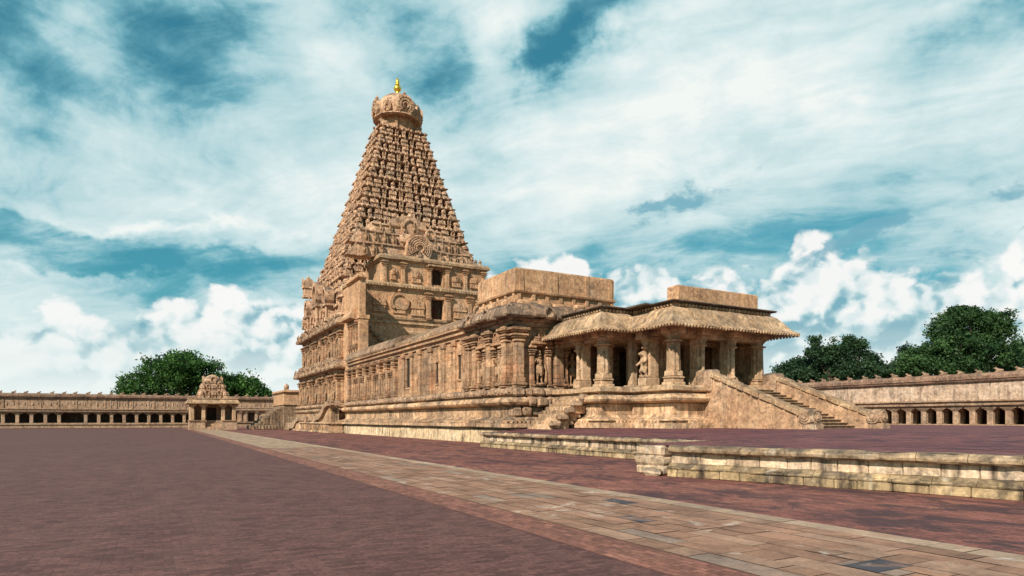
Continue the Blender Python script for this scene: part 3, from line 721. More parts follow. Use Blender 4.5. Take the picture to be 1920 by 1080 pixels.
for u in (66.77, 69.27, 71.97, 74.77, 77.57, 80.37): inst('statue', FM, hall, fpos('S', V0, u, -.12, 4.7), ROT['S'], (2.1, 2.1, 2.1))
mb = MB()    # lintel scrolls over niches
for face, pl, a in (('S', V0-.35, 41.47), ('S', V0-.35, 43.95), ('E', U0-.35, 24.05), ('E', U0-.35, 26.9)):
    mb = MB(); fbox(mb, face, pl, a-.85, a+.85, 0, .42, 7.05, 7.28, .03); fbox(mb, face, pl, a-.6, a+.6, 0, .34, 7.28, 7.6, .04)
    fcopy(mb, horseshoe(.3, .3, 10), face, pl, a, .1, 7.45, (1, 1, 1)); mb.build('niche_lintel', M['wall'], hall, .03)
# entablature, cornice and roof
mb = MB()
mb.add(sweep([(V0, 46.4), (V0, U1)], [(0, 8.35), (.16, 8.35), (.16, 8.62), (.40, 8.66), (.40, 8.85), (.26, 8.88), (.26, 9.02), (.52, 9.06), (.52, 9.22), (.3, 9.27), (0, 9.27)], 2.2, False, .015))
mb.build('entablature', M['wall'], hall, .015)
mb = MB()        # ribbed sloping slabs over the middle, smooth rounded slabs farther back
for i, u in enumerate(np.arange(46.4, 64.6, .46)):
    q0, q1 = u+.07, u+.40
    mb.add(([(V0-.36, q0, 9.30), (V0+2.4, q0, 10.60), (V0+2.4, q1, 10.60), (V0-.36, q1, 9.30), (V0-.42, q0+.08, 9.55), (V0+2.4, q0+.08, 10.92), (V0+2.4, q1-.08, 10.92), (V0-.42, q1-.08, 9.55)],
        [(0, 3, 2, 1), (4, 5, 6, 7), (0, 1, 5, 4), (2, 3, 7, 6), (3, 0, 4, 7), (1, 2, 6, 5)]))
mb.add(([(V0-.3, 46.4, 9.26), (V0+2.4, 46.4, 10.55), (V0+2.4, 64.7, 10.55), (V0-.3, 64.7, 9.26)], [(0, 1, 2, 3)]))
mb.add(sweep([(V0, 64.6), (V0, U1)], [(-2.6, 9.27), (.55, 9.27), (.62, 9.45), (.52, 9.8), (.2, 10.2), (-.4, 10.5), (-2.6, 10.8)], 2.4, False, .05))
mb.add(tbox((V0+2.3, 46, 9.2), (V1, U1, 10.6)))
mb.build('roof_slab', M['cornice'], hall, .04)
mb = MB()        # heavy broken cornice of the front bay
CP = [(V1, U0-.35), (V0-.35, U0-.35), (V0-.35, 46.6)]
M['crag'] = stone('blackened_granite', ((.44, .32, .21), (.31, .21, .135), (.14, .095, .062)), None, .7, .8, .08)
mb.add(sweep(CP, [(0, 8.3), (.22, 8.3), (.22, 8.55), (.5, 8.6), (.5, 8.78), (0, 8.78)], 1.4, False, .02))
mb.add(sweep(CP, [(0, 8.78), (.45, 8.78), (1.12, 8.80), (1.2, 8.93), (1.12, 9.2), (.88, 9.5), (.5, 9.78), (0, 9.92)], .95, False, .10, .05))
rnd = random.Random(77)
for k in (0, 3, 4, 7, 8, 11): mb.add(tbox((-.40, -.5, 0), (.40, rnd.uniform(.3, .55), rnd.uniform(.45, .7)), .14), (22.3+k*1.12, U0-.85, 9.15+rnd.uniform(-.05, .12)), PI+rnd.uniform(-.2, .2))
for k in (1, 2, 5): mb.add(tbox((-.40, -.5, 0), (.40, rnd.uniform(.3, .5), rnd.uniform(.45, .7)), .14), (V0-.85, U0+k*1.05, 9.15+rnd.uniform(-.05, .12)), PI/2+rnd.uniform(-.2, .2))
for v in (24.2, 26.9, 29.6): fcopy(mb, horseshoe(.42, .4, 12), 'E', U0-.35, v, .85, 8.82, (1, 1, 1))
for u in (41.4, 44.2): fcopy(mb, horseshoe(.42, .4, 12), 'S', V0-.35, u, .85, 8.82, (1, 1, 1))
mb.build('cornice', M['crag'], hall, .075, 2.0)
mb = MB(); rnd = random.Random(8)
for k in range(9): mb.add(tbox((-.5, -.4, 0), (.5, .35, rnd.uniform(.35, .75)), .12), (V0+rnd.uniform(.3, .6)+k*1.0, U0+rnd.uniform(-.1, .3), 9.7), PI+rnd.uniform(-.15, .15))
for k in range(6): mb.add(tbox((-.5, -.4, 0), (.5, .35, rnd.uniform(.35, .7)), .12), (V0+rnd.uniform(-.1, .3), U0+.6+k*1.0, 9.7), PI/2+rnd.uniform(-.15, .15))
mb.build('broken_parapet', M['plaster'], hall, .12, 1.4)
# upper block above the front bay
mb = MB(); a0, a1, b0, b1 = V0, 31.06, U0, 45.9
UP = [(a1, b0), (a0, b0), (a0, b1), (a1, b1)]
mb.add(tbox((a0+.16, b0+.16, 9.5), (a1-.16, b1-.16, 12.45)))
mb.add(sweep(UP, [(-.2, 10.0), (.06, 10.0), (.06, 10.22), (-.1, 10.24), (-.1, 10.72), (.10, 10.74), (.14, 10.86), (-.02, 10.9), (-.02, 12.40), (-.10, 12.52), (-.3, 12.54)], 3, True))
mb.add(tbox((a0+.2, b0+.2, 12.3), (a1-.2, b1-.2, 12.53)))
for v in np.arange(a0+.3, a1, 1.18): fbox(mb, 'E', b0, v-.14, v+.14, -.15, .02, 10.24, 10.73)
for u in np.arange(b0+.3, b1, 1.18): fbox(mb, 'S', a0, u-.14, u+.14, -.15, .02, 10.24, 10.73)
for v in (a0+.5, 25.7, 28.5, 30.7): fbox(mb, 'E', b0, v-.16, v+.16, -.1, .035, 10.9, 12.42)
for u in (41.0, 43.2, 45.3): fbox(mb, 'S', a0, u-.16, u+.16, -.1, .035, 10.9, 12.42)
mb.build('roof_block', M['plaster'], hall, .045, 1.2)
# eroded foundation blocks on the east side beside the porch
mb = MB(); rnd = random.Random(12)
for z0, z1, o in ((3.38, 4.0, 1.0), (2.7, 3.32, 1.15), (1.95, 2.66, .9), (1.25, 1.9, 1.2)):
    v = V0-.6
    while v < 25.6:
        w = rnd.uniform(.7, 1.1); fbox(mb, 'E', U0, v, v+w-.04, 0, o+rnd.uniform(-.12, .12), z0+rnd.uniform(-.05, .05), z1-.03, .12); v += w
mb.build('eroded_block', M['cornice'], hall, .10, 1.9)

# broken side steps between hall and porch
bs = thing('broken_steps', (24.3, 37.0, 1.1), 'ruined stone side steps climbing between hall wall and porch', 'steps')
mb = MB(); rnd = random.Random(21)
for i in range(11):
    z = 1.15+i*.245; v = 22.3+i*.30
    mb.add(tbox((v, 35.2+rnd.uniform(-.1, .1), z-.3), (v+1.2, 38.2, z+.22+rnd.uniform(-.04, .04)), .05))
mb.build('step', M['mould'], bs, .06, 1.6)
mb = MB()
for i in range(6): mb.add(tbox((-.4, -.22, 0), (.4, .22, .42), .12), (22.5+i*.56, 34.95, 1.2+i*.44), rnd.uniform(-.2, .2))
mb.build('side_curb', M['cornice'], bs, .09, 1.6)

# ================================================================== PORCH
porch = thing('pillared_porch', (32, 34, 1.2), 'open granite porch with curved ribbed eaves on carved pillars', 'porch')
PP = [(36.4, 39.7), (36.4, 30.0), (28.0, 30.0), (28.0, 33.9), (25.5, 33.9), (25.5, 39.7)]
PPo = [(q[0], q[1]) for q in PP]
# travel so that the outside is on the left: north side, east front, south side with its step
def pp(prof, step=2., jit=.015): return sweep(PPo, prof, step, False, jit)
mb = MB()
mb.add(pp([(-.3, .9), (1.0, .9), (1.0, 1.16), (1.30, 1.17), (1.30, 1.50), (1.0, 1.52), (1.0, 1.66), (-.3, 1.66)], 2.4))
mb.add(pp([(-.3, 1.66), (1.16, 1.66), (1.14, 1.72), (.80, 1.80), (.56, 1.9), (.48, 2.02), (-.3, 2.02)], 2.2))
mb.add(pp([(-.3, 2.02), (.44, 2.02), (.44, 2.70), (-.3, 2.70)], 1.7))
mb.add(pp([(-.3, 2.70), (.34, 2.70), (.34, 2.76), (.66, 2.78), (.86, 2.88), (.92, 3.02), (.84, 3.18), (.62, 3.30), (.34, 3.33), (.34, 3.45), (-.3, 3.45)], 2.0, .02))
pbase = mb
mb = MB(); mb.add(pp([(-.3, 3.43), (.55, 3.43), (.72, 3.5), (.72, 3.72), (.62, 3.83), (-.3, 3.85)], 1.0, .04)); mb.build('floor_edge', M['eave'], porch, .04, 1.6)
mb = MB(); mb.add(tbox((25.6, 34.0, 3.2), (36.2, 39.6, 3.84))); mb.add(tbox((28.1, 30.1, 3.2), (36.2, 34.0, 3.84))); mb.build('floor', M['mould'], porch)
mb = pbase
for (ax, ay), (bx, by) in zip(PP[:-1], PP[1:]):
    L = math.dist((ax, ay), (bx, by)); dx, dy = (bx-ax)/L, (by-ay)/L
    for s in np.arange(.1, L, .3): mb.add(tbox((-.075, -.2, 1.505), (.075, .10, 1.655)), (ax+dx*s-dy*1.12, ay+dy*s+dx*1.12, 0), math.atan2(dy, dx))
mb.build('base_moulding', M['mould'], porch, .018)
# eave: curved slabs with ribs, scalloped rim
mb = MB()
EP = [(-.4, 7.46), (.3, 7.42), (1.36, 7.36), (1.45, 7.39), (1.42, 7.48), (1.24, 7.58), (1.04, 7.75), (.86, 7.99), (.66, 8.28), (.42, 8.54), (.14, 8.70), (-.4, 8.72)]
mb.add(sweep(PP, EP, .72, False, .028, .08))
for (ax, ay), (bx, by), n0, n1 in [(PP[i], PP[i+1], (-1.5 if i in (0, 1, 3) else 1.5), (1.5 if i in (1, 3) or i == 0 else -1.5)) for i in range(5)]:
    L = math.dist((ax, ay), (bx, by)); dx, dy = (bx-ax)/L, (by-ay)/L
    lo = -1.4 if (ax, ay) in ((36.4, 30.0), (28.0, 30.0), (25.5, 33.9)) else 1.5 if (ax, ay) == (28.0, 33.9) else 0
    hi = L+1.4 if (bx, by) in ((36.4, 30.0), (28.0, 30.0), (25.5, 33.9)) else L-1.5 if (bx, by) == (28.0, 33.9) else L
    for s in np.arange(lo+.05, hi, .26):
        mb.add(lathe([(.03, -.13), (.085, -.07), (.09, 0), (.05, .07)], 6), (ax+dx*s-dy*1.39, ay+dy*s+dx*1.39, 7.37))
mb.add(pp([(-.4, 7.47), (1.30, 7.40), (1.12, 7.56), (.92, 7.76), (.74, 8.0), (.54, 8.28), (-.4, 8.66)], 9, 0))
mb.build('eave', M['eave'], porch, .03, 1.4)
mb = MB()     # beaded band and thin flat roof edge
mb.add(pp([(-.5, 8.70), (.10, 8.70), (.10, 8.93), (-.5, 8.93)], 9, 0))
for (ax, ay), (bx, by) in zip(PP[:-1], PP[1:]):
    L = math.dist((ax, ay), (bx, by)); dx, dy = (bx-ax)/L, (by-ay)/L
    for s in np.arange(.02, L, .29): mb.add(lathe([(.06, -.12), (.12, -.06), (.12, .05), (.05, .12)], 6), (ax+dx*s-dy*.16, ay+dy*s+dx*.16, 8.81))
mb.build('frieze', M['eave'], porch)
mb = MB(); mb.add(pp([(-3.2, 8.93), (.40, 8.93), (.46, 8.99), (.42, 9.05), (-3.2, 9.06)], 9, .0)); mb.add(tbox((27, 31.5, 8.95), (35, 39, 9.05))); mb.build('roof', M['dark'], porch)
mb = MB(); mb.add(tbox((28.6, 30.3, 9.04), (35.9, 31.3, 10.14), .06)); 
for v in (31.9, 34.4): fbox(mb, 'E', 30.3, v-.12, v+.12, -.05, .02, 9.08, 10.05)
mb.build('parapet_block', M['plaster'], porch, .03, 1.)
mb = MB()      # ceiling beams
mb.add(tbox((25.7, 34.0, 7.1), (36.2, 39.6, 7.5))); mb.add(tbox((28.2, 30.2, 7.2), (36.2, 34.0, 7.5)))
for u in (30.6, 33.9): mb.add(tbox((28.1, u-.3, 6.9), (36.2, u+.3, 7.21)))
mb.add(tbox((25.7, 34.1, 6.9), (26.3, 39.6, 7.12)))
mb.build('ceiling', M['pillar'], porch)
def col_fluted():
    m = MB(); m.add(tbox((-.52, -.52, 0), (.52, .52, .20), .03)); m.add(tbox((-.44, -.44, .2), (.44, .44, .42), .03)); m.add(tbox((-.50, -.50, .42), (.50, .50, .54), .04)); m.add(tbox((-.42, -.42, .54), (.42, .42, .90), .05))
    n = 16; v = []; f = []
    for z, k in ((.9, 1.05), (1.3, 1.), (2.5, .95), (2.62, .97)):
        for i in range(n*2):
            a = PI*i/n; r = (.37 if (i//2) % 2 else .43)*k; v.append((r*math.cos(a), r*math.sin(a), z))
    for j in range(3):
        for i in range(n*2): f.append((j*n*2+i, j*n*2+(i+1) % (n*2), (j+1)*n*2+(i+1) % (n*2), (j+1)*n*2+i))
    m.add((v, f)); m.add(lathe([(.40, 2.55), (.46, 2.60), (.40, 2.66), (.42, 2.70), (.60, 2.74), (.62, 2.80), (.40, 2.86)], 16)); m.add(lathe([(.38, 2.84), (.42, 2.95), (.58, 3.12), (.62, 3.2), (.55, 3.3)], 8, PI/8, .5)); m.add(tbox((-.62, -.62, 3.28), (.62, .62, 3.62), .05))
    for q in range(4): m.add(tbox((-.28, .3, 3.2), (.28, .85, 3.62), .08), (0, 0, 0), q*PI/2)
    return m.arrays()
def col_composite():
    m = MB(); m.add(tbox((-.30, -.42, 0), (.30, .30, 3.1), .03)); m.add(tbox((-.36, -.46, 0), (.36, .62, .5), .04)); m.add(tbox((-.34, -.44, .5), (.34, .55, .62), .03))
    m.add(lathe([(.17, .55), (.20, .62), (.14, .75), (.13, 2.35), (.16, 2.4), (.13, 2.45), (.16, 2.5), (.30, 2.56), (.30, 2.62), (.18, 2.68), (.24, 2.9), (.34, 3.08)], 10), (0, .42, 0))
    m.add(tbox((-.40, -.5, 3.05), (.40, .72, 3.25), .05)); m.add(tbox((-.45, -.55, 3.22), (.45, .95, 3.62), .06)); m.add(tbox((-.75, -.3, 3.22), (.75, .3, 3.6), .08))
    m.add(tbox((-.25, .24, 1.2), (.25, .36, 1.9), .06)); return m.arrays()
def col_plain():
    m = MB(); m.add(tbox((-.23, -.23, .1), (.23, .23, 3.3), .03)); m.add(tbox((-.5, -.42, 0), (.5, .42, .16), .05)); m.add(tbox((-.34, -.34, 3.25), (.34, .34, 3.62), .05)); return m.arrays()
def col_beast():
    m = MB(); m.add(tbox((-.30, -.45, 0), (.30, .30, 3.1), .03)); m.add(tbox((-.40, -.46, 0), (.40, .75, .55), .05)); m.add(tbox((-.36, .2, .55), (.36, .66, .72), .04))
    # rearing lion-like beast: haunches, chest, head, forelegs
    m.add(BEAST)
    m.add(lathe([(.2, 2.4), (.32, 2.5), (.3, 2.58), (.2, 2.64), (.36, 3.06)], 10), (0, .38, 0)); m.add(tbox((-.45, -.55, 3.05), (.45, .9, 3.62), .06)); m.add(tbox((-.75, -.3, 3.25), (.75, .3, 3.6), .08)); return m.arrays()
CF = MB().add(col_fluted()).mesh('fluted_column', M['pillar'], weather=.012, wscale=2)
CC = MB().add(col_composite()).mesh('composite_column', M['pillar'], weather=.015, wscale=2)
CPn = MB().add(col_plain()).mesh('plain_column', M['pillar'], weather=.01, wscale=2)
CB = MB().add(col_beast()).mesh('beast_column', M['pillar'], weather=.03, wscale=2.4)
z = 3.85
for v, u in ((25.95, 34.4), (28.35, 30.4)): inst('pillar', CF, porch, (v, u, z), 0, label='stout fluted pillar')
for v, u, r in ((25.95, 36.7, PI/2), (30.55, 30.55, PI), (33.25, 30.55, PI), (36.0, 33.9, PI), (36.0, 37, PI)): inst('pillar', CC, porch, (v, u, z), r)
inst('pillar', CF, porch, (35.95, 30.45, z), 0, (.95, .95, 1))
inst('pillar', CB, porch, (28.3, 32.5, z), PI/2, label='pillar carved as a rearing beast')
inst('pillar', CPn, porch, (28.3, 34.3, z), 0, label='plain slim square pillar')
for v in (30.55, 33.25):
    for u in (33.9, 37.0): inst('pillar', CC, porch, (v, u, z), PI)
inst('pillar', CC, porch, (28.3, 37.2, z), PI/2)
mb = MB(); mb.add(tbox((35.95, 30.75, 3.85), (36.3, 33.4, 7.2))); mb.add(tbox((35.95, 33.4, 3.85), (36.3, 39.4, 7.1))); mb.build('screen_wall', M['wall'], porch)
dd = MB(); fbox(dd, 'E', U0-.35, 31.25, 33.15, -.5, -.3, 3.96, 6.9); dd.build('door', M['dark'], porch)

# ================================================================== FRONT STAIRS
st = thing('stone_stairs', (33.2, 26, 1.2), 'broad stone stairs with plastered side walls and scrolled balustrades leading up to the porch', 'stairs')
ub, ut = 22.0, 29.0; zb, zt = 1.19, 3.85; vn, vf = 30.75, 36.0
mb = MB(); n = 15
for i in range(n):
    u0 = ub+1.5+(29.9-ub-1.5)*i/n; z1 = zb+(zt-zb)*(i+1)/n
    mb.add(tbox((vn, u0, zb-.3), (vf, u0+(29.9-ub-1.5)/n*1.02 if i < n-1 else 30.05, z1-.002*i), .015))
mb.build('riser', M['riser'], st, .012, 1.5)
mb = MB()
for i in range(n):
    u0 = ub+1.5+(29.9-ub-1.5)*i/n; z1 = zb+(zt-zb)*(i+1)/n
    mb.add(tbox((vn+.01, u0-.06, z1-.045), (vf-.01, u0+.30, z1+.006), .012))
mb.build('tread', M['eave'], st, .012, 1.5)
def flank(v0, v1, name):
    pr = [(29.9, 1.0), (ub+.3, 1.0), (ub+.3, 1.7), (ub+.9, 2.05), (29.0, 4.42), (29.9, 4.42)]
    m = MB(); N = len(pr)
    # subdivided side so the plaster can be uneven
    v = [(v0, u, zz) for u, zz in pr] + [(v1, u, zz) for u, zz in pr]
    f = [tuple(range(N)), tuple(range(2*N-1, N-1, -1))] + [((i+1) % N, i, N+i, N+(i+1) % N) for i in range(N)]
    m.add((v, f)); m.build(name, M['flank'], st)
flank(30.15, 30.75, 'flank_wall'); flank(36.0, 36.6, 'flank_wall')
rnd = random.Random(31)
for v0, v1 in ((30.02, 30.85), (35.9, 36.72)):
    mb = MB(); s = 0.; d = Vector((0, ub+.75-29.2, 2.02-4.50)); L = d.length; d.normalize(); ang = math.atan2(d.z, -d.y)
    while s < L-.1:
        w = min(rnd.uniform(.5, .95), L-s); p = Vector((0, 29.2, 4.50))+d*(s+w/2); cs, sn = d.z, d.y
        bx = tbox((v0+rnd.uniform(-.03, .03), -w/2+.012, -.14), (v1+rnd.uniform(-.03, .03), w/2-.012, .18+rnd.uniform(-.03, .03)), .07)
        vv = [(x, p.y - y*d.y*-1*-1 - zz*0 + y*0 + (y*d.y - zz*d.z*-1*0) if False else p.y + y*d.y - zz*d.z*-1*0 + zz*(-d.z)*0, 0) for x, y, zz in bx[0]]
        vv = [(x, p.y + y*d.y + zz*d.z*.0 + zz*(d.z)*-.0, p.z + y*d.z + zz) for x, y, zz in bx[0]]
        mb.add((vv, bx[1])); s += w
    mb.build('coping', M['eave'], st, .035, 2.2)
    # scroll at the foot
    mb = MB(); vm = (v0+v1)/2
    def yl(t, y0, y1): v, f = t; return ([(zq if False else y0+(y1-y0)*q[2], q[0], q[1]) for q in v], f)
    disc = lambda r, a, b: yl(lathe([(r*.9, 0), (r, .12), (r, .88), (r*.9, 1)], 20), a, b)
    mb.add(disc(.42, v0, v1), (0, 22.35, 1.86)); mb.add(disc(.30, v0-.05, v1+.05), (0, 22.35, 1.86)); mb.add(disc(.13, v0-.10, v1+.1), (0, 22.35, 1.86))
    # spiral face toward the foot of the stairs
    mb.add(lathe([(.40, 0), (.42, .08), (.38, .14)], 18), (0, 0, 0)) if False else None
    fd = [[(q[0], -q[2], q[1]) for q in lathe([(.40, -.2), (.40, .1), (.34, .13), (.34, .10), (.24, .10), (.24, .16), (.14, .16), (.10, .2)], 18)[0]], lathe([(.40, -.2), (.40, .1), (.34, .13), (.34, .10), (.24, .10), (.24, .16), (.14, .16), (.10, .2)], 18)[1]]
    mb.add(fd, (vm, 22.02, 1.85)); mb.add(tbox((v0+.05, 21.75, 1.0), (v1-.05, 22.6, 1.5), .06))
    mb.build('scroll', M['cornice'], st, .02, 2.5)
mb = MB(); mb.add(tbox((29.95, 28.9, 3.4), (30.9, 30.2, 4.82), .14)); mb.build('newel_block', M['cornice'], st, .05, 1.8)
mb = MB(); mb.add(tbox((35.8, 28.9, 3.4), (36.9, 30.0, 4.8), .14)); mb.build('newel_block', M['cornice'], st, .05, 1.8)

# ================================================================== TOWER
TV, TU = 34.9, 101.8
tower = thing('temple_tower', (TV, TU, 0), 'tall tapering granite temple tower of many tiers with domed top', 'temple tower')
def rect_path(wv, wu, bays=None, d=.5):
    """clockwise so outside is on the left: E face (from +v to -v), S face, W face, N face; bays project by d"""
    c = [(TV+wv, TU-wu), (TV-wv, TU-wu), (TV-wv, TU+wu), (TV+wv, TU+wu)]
    if not bays: return c
    out = []
    for i in range(4):
        a, b = Vector(c[i]), Vector(c[(i+1) % 4]); L = (b-a).length; t = (b-a)/L; nn = Vector((-t.y, t.x))
        out.append(tuple(a))
        for p, q in bays: 
            out += [tuple(a+t*L*p), tuple(a+t*L*p-nn*d), tuple(a+t*L*q-nn*d), tuple(a+t*L*q)]
    return out
BAYS = [(.20, .29), (.71, .80)]
WV, WU = 12.7, 13.4
bp = rect_path(WV, WU, BAYS, .7)
mb = MB()
mb.add(sweep(rect_path(WV, WU), [(-2, 0), (2.2, 0), (2.2, 1.15), (-2, 1.15)], 3, True, .01)); 
mb.add(sweep(bp, [(-1, 1.15), (1.25, 1.15), (1.25, 1.5), (1.05, 1.6), (.8, 1.85), (.66, 1.9), (.66, 2.6), (.55, 2.66), (.8, 2.78), (.98, 3.0), (.8, 3.24), (.55, 3.32), (.55, 3.42), (.75, 3.48), (.75, 3.85), (.6, 3.96), (-1, 3.96)], 2.5, True, .02))
mb.build('base_moulding', M['mould'], tower, .03)
mb = MB(); rnd = random.Random(14)
for u in np.arange(TU-WU-.5, TU+WU+.5, .6): mb.add(lathe([(.03, -.2), (.2, -.1), (.22, .05), (.14, .2), (.03, .25)], 7), (TV-WV-.75, u, 3.7), 0, (.7, 1.1, 1))
mb.build('animal_frieze', M['cornice'], tower, .05)
def storey(zb, zw, zc, inset, name):
    p = rect_path(WV-inset, WU-inset, BAYS, .7)
    mb = MB(); mb.add(sweep(p, [(-4, zb), (0, zb), (0, zw), (-4, zw)], 9, True)); wallo = mb.build('storey_wall', M['wall'], tower)
    mb = MB(); h = zc-zw
    mb.add(sweep(p, [(-1, zw), (.15, zw), (.2, zw+.12*h), (.35, zw+.14*h), (.35, zw+.26*h), (-1, zw+.26*h)], 2, True, .02))
    mb.add(sweep(p, [(-2, zw+.26*h), (.3, zw+.27*h), (1.15, zw+.32*h), (1.25, zw+.42*h), (1.15, zw+.55*h), (.85, zw+.75*h), (.4, zw+.92*h), (-2, zc)], 1.5, True, .06))
    hs = horseshoe(.55, .35, 10)
    for u in np.arange(TU-WU+1.2, TU+WU-.5, 2.7): fcopy(mb, hs, 'S', TV-WV+inset, u, .95, zw+.36*h, (1, 1, 1))
    for v in np.arange(TV-WV+1.2, TV+WV-.5, 2.7): fcopy(mb, hs, 'E', TU-WU+inset, v, .95, zw+.36*h, (1, 1, 1))
    for u in np.arange(TU-WU+.8, TU+WU-.5, 1.35): mb.add(tbox((-.3, -.3, 0), (.3, .3, rnd.uniform(.3, .75)), .08), (TV-WV+inset-.45, u, zc-.25))
    mb.build(name, M['cornice'], tower, .07, 1.1)
    H = zw-zb
    pb = MB().add(t_pilaster(.75, .45, H)).mesh('tower_pilaster', M['wall'], weather=.02, wscale=2); pn = MB().add(t_pilaster(.38, .3, H*.72, False)).mesh('tower_niche_pilaster', M['wall'], weather=.02, wscale=2)
    S = TV-WV+inset
    for k, uu in enumerate((-12.9, -10.2, -8.6+.3, -4.6, -2.4, 2.4, 4.6, 8.4, 10.2, 12.8)):
        inst('pilaster', pb, tower, fpos('S', S, TU+uu*(WU-inset)/13.4, 0, zb+.01), ROT['S'])
    for uu in (-11.5, -6.4, 0, 6.4, 11.5):
        for d in (-.85, .85): inst('niche_pilaster', pn, tower, fpos('S', S, TU+uu+d, 0, zb+.2), ROT['S'])
        mb = MB(); fbox(mb, 'S', S, TU+uu-1.1, TU+uu+1.1, 0, .42, zb+H*.74, zb+H*.80, .03); fcopy(mb, horseshoe(.62, .36, 10), 'S', S, TU+uu, 0, zb+H*.78, (1, 1, 1)); fbox(mb, 'S', S, TU+uu-.62, TU+uu+.62, .0, .06, zb+.25, zb+H*.7)
        mb.build('niche', M['wall'], tower)
        inst('statue', FM, tower, fpos('S', S, TU+uu, .28, zb+.45), ROT['S'], (H*.58, H*.6, H*.58))
    # dark recess between tower and hall with a carved panel
    for vv in (-12.2, -10.2): inst('pilaster', pb, tower, fpos('E', TU-WU+inset, TV+vv, 0, zb+.01), ROT['E'])
    inst('statue', FM, tower, fpos('E', TU-WU+inset, TV-11.2, .2, zb+.4), ROT['E'], (H*.6,)*3)
storey(3.96, 8.0, 10.0, 0., 'cornice')
storey(10.0, 14.0, 16.1, .45, 'cornice')
mb = MB(); mb.add(tbox((TV-WV+3, TU-WU+3, 0), (TV+WV-3, TU+WU-3, 16.0))); mb.build('core', M['dark'], tower)

SZ = [16., 19.5, 22.9, 27.7, 32., 37.3, 42.5, 48.2]; SS = [12.1, 11.55, 10.85, 9.25, 8.0, 6.5, 5.0, 3.45]
def half(zq):
    s = float(np.interp(zq, SZ, SS)); k = min(1., max(0., (zq-16)/10.)); return s*(1+.07*k), s*(1.03-.20*k)
NT = 18; hs_ = np.linspace(2.25, 1.42, NT); hs_ = hs_/hs_.sum()*(48.2-16.0); zs = 16.0+np.concatenate([[0], np.cumsum(hs_)])
named = 0; tiny = MB()
def unit(mb, kind, face, pl, a, o, zq, w, h, dep):
    T, bw = (KUTA, .95) if kind == 'k' else (SALA, 1.62) if kind == 's' else (PANJ, .86)
    fcopy(mb, T, face, pl, a, o, zq, (w/bw, dep, h))
for i in range(NT):
    z0, z1 = zs[i], zs[i+1]; H = z1-z0; wv, wu = half(z0+.2*H); nv, nu = half(z1)
    mb = MB(); ins = min(1.15, .07*wv+.45)
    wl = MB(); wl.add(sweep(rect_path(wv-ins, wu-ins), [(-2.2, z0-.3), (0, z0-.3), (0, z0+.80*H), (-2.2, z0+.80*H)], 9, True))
    nb = (nv+.10, nu+.10); pth = rect_path(*nb)
    mb.add(sweep(pth, [(-1.6, z0+.77*H), (-.25, z0+.77*H), (-.12, z0+.82*H), (-.12, z0+.845*H), (.24, z0+.86*H), (.28, z0+.91*H), (.10, z0+.95*H), (-.02, z1-.01), (-1.5, z1)], 1.0, True, .035))
    # wall figures and pilasters seen between the pavilions, and dentils under the ledge
    for face, pl, ctr, hw in (('E', TU-wu+ins, TV, wv-ins), ('S', TV-wv+ins, TU, wu-ins)):
        for a in np.arange(-hw+.3, hw-.2, .62):
            fbox(wl, face, pl, ctr+a-.10, ctr+a+.10, 0, .2, z0, z0+.76*H)
    for face, pl, ctr, hw in (('E', TU-nb[1], TV, nb[0]), ('S', TV-nb[0], TU, nb[1])):
        for a in np.arange(-hw, hw, .36): fbox(mb, face, pl, ctr+a, ctr+a+.18, -.2, .06, z0+.79*H, z0+.85*H)
        for a in np.arange(-hw+.35, hw-.2, .78): fcopy(mb, lathe([(.05, -.2), (.2, -.14), (.22, .04), (.14, .17), (.03, .27)], 7), face, pl, ctr+a, .20, z0+.89*H, (.9, .6, .95))
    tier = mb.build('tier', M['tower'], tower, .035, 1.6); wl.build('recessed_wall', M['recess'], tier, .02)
    back = MB()
    for face, pl, ctr, hw in (('E', TU-wu, TV, wv), ('S', TV-wv, TU, wu), ('N', TV+wv, TU, wu), ('W', TU+wu, TV, wv)):
        n = max(5, int(round(2*hw/float(np.interp(i, [0, NT-1], [1.62, 1.22]))))); n += 1-n % 2; pitch = 2*hw/n
        for k in range(n):
            a = ctr-hw+pitch*(k+.5); mid = (k == n//2); corner = k in (0, n-1)
            if corner and face in ('N', 'W') and False: continue
            kind = 'k' if corner else rnd.choice('skp') if rnd.random() < .22 else 's' if (k % 2 == (n//2) % 2) else 'p' if k % 4 != 1 else 'k'
            w = pitch*(.86 if corner else .90 if kind == 's' else .52); hh = H*(.80 if not mid else .92)*rnd.uniform(.86, 1.10)
            if corner and face in ('S', 'N') : continue   # corner units are set once, from the E and W faces
            tgt = back if face in ('N', 'W') else (MB() if named < 100 else tiny)
            dep = min(1.0, .085*wv+.42)*(1.15 if mid else 1.)
            unit(tgt, kind, face, pl, a, -.42*dep+(.1 if corner else 0)+(.12 if mid else 0), z0+rnd.uniform(-.04, .02), w, hh, dep if not corner else w/.95)
            if face in ('S', 'E') and (mid or (k % 3 == 1)) and H > 1.5: fcopy(tgt, FIG, face, pl, a+(0 if mid else pitch*.5), -.30, z0+.05, (H*.42,)*3)
            if tgt is not back and tgt is not tiny:
                tgt.build('pavilion', M['tower'], tier, .02, 2.); named += 1
    back.build('pavilion_mass', M['tower'], tier)['kind'] = 'stuff'
tiny.build('pavilion_cluster', M['tower'], tower, .02, 2.)['kind'] = 'stuff'
mb = MB(); mb.add(tbox((TV-3, TU-2.6, 15), (TV+3, TU+2.6, 48))); mb.build('tower_core', M['dark'], tower)
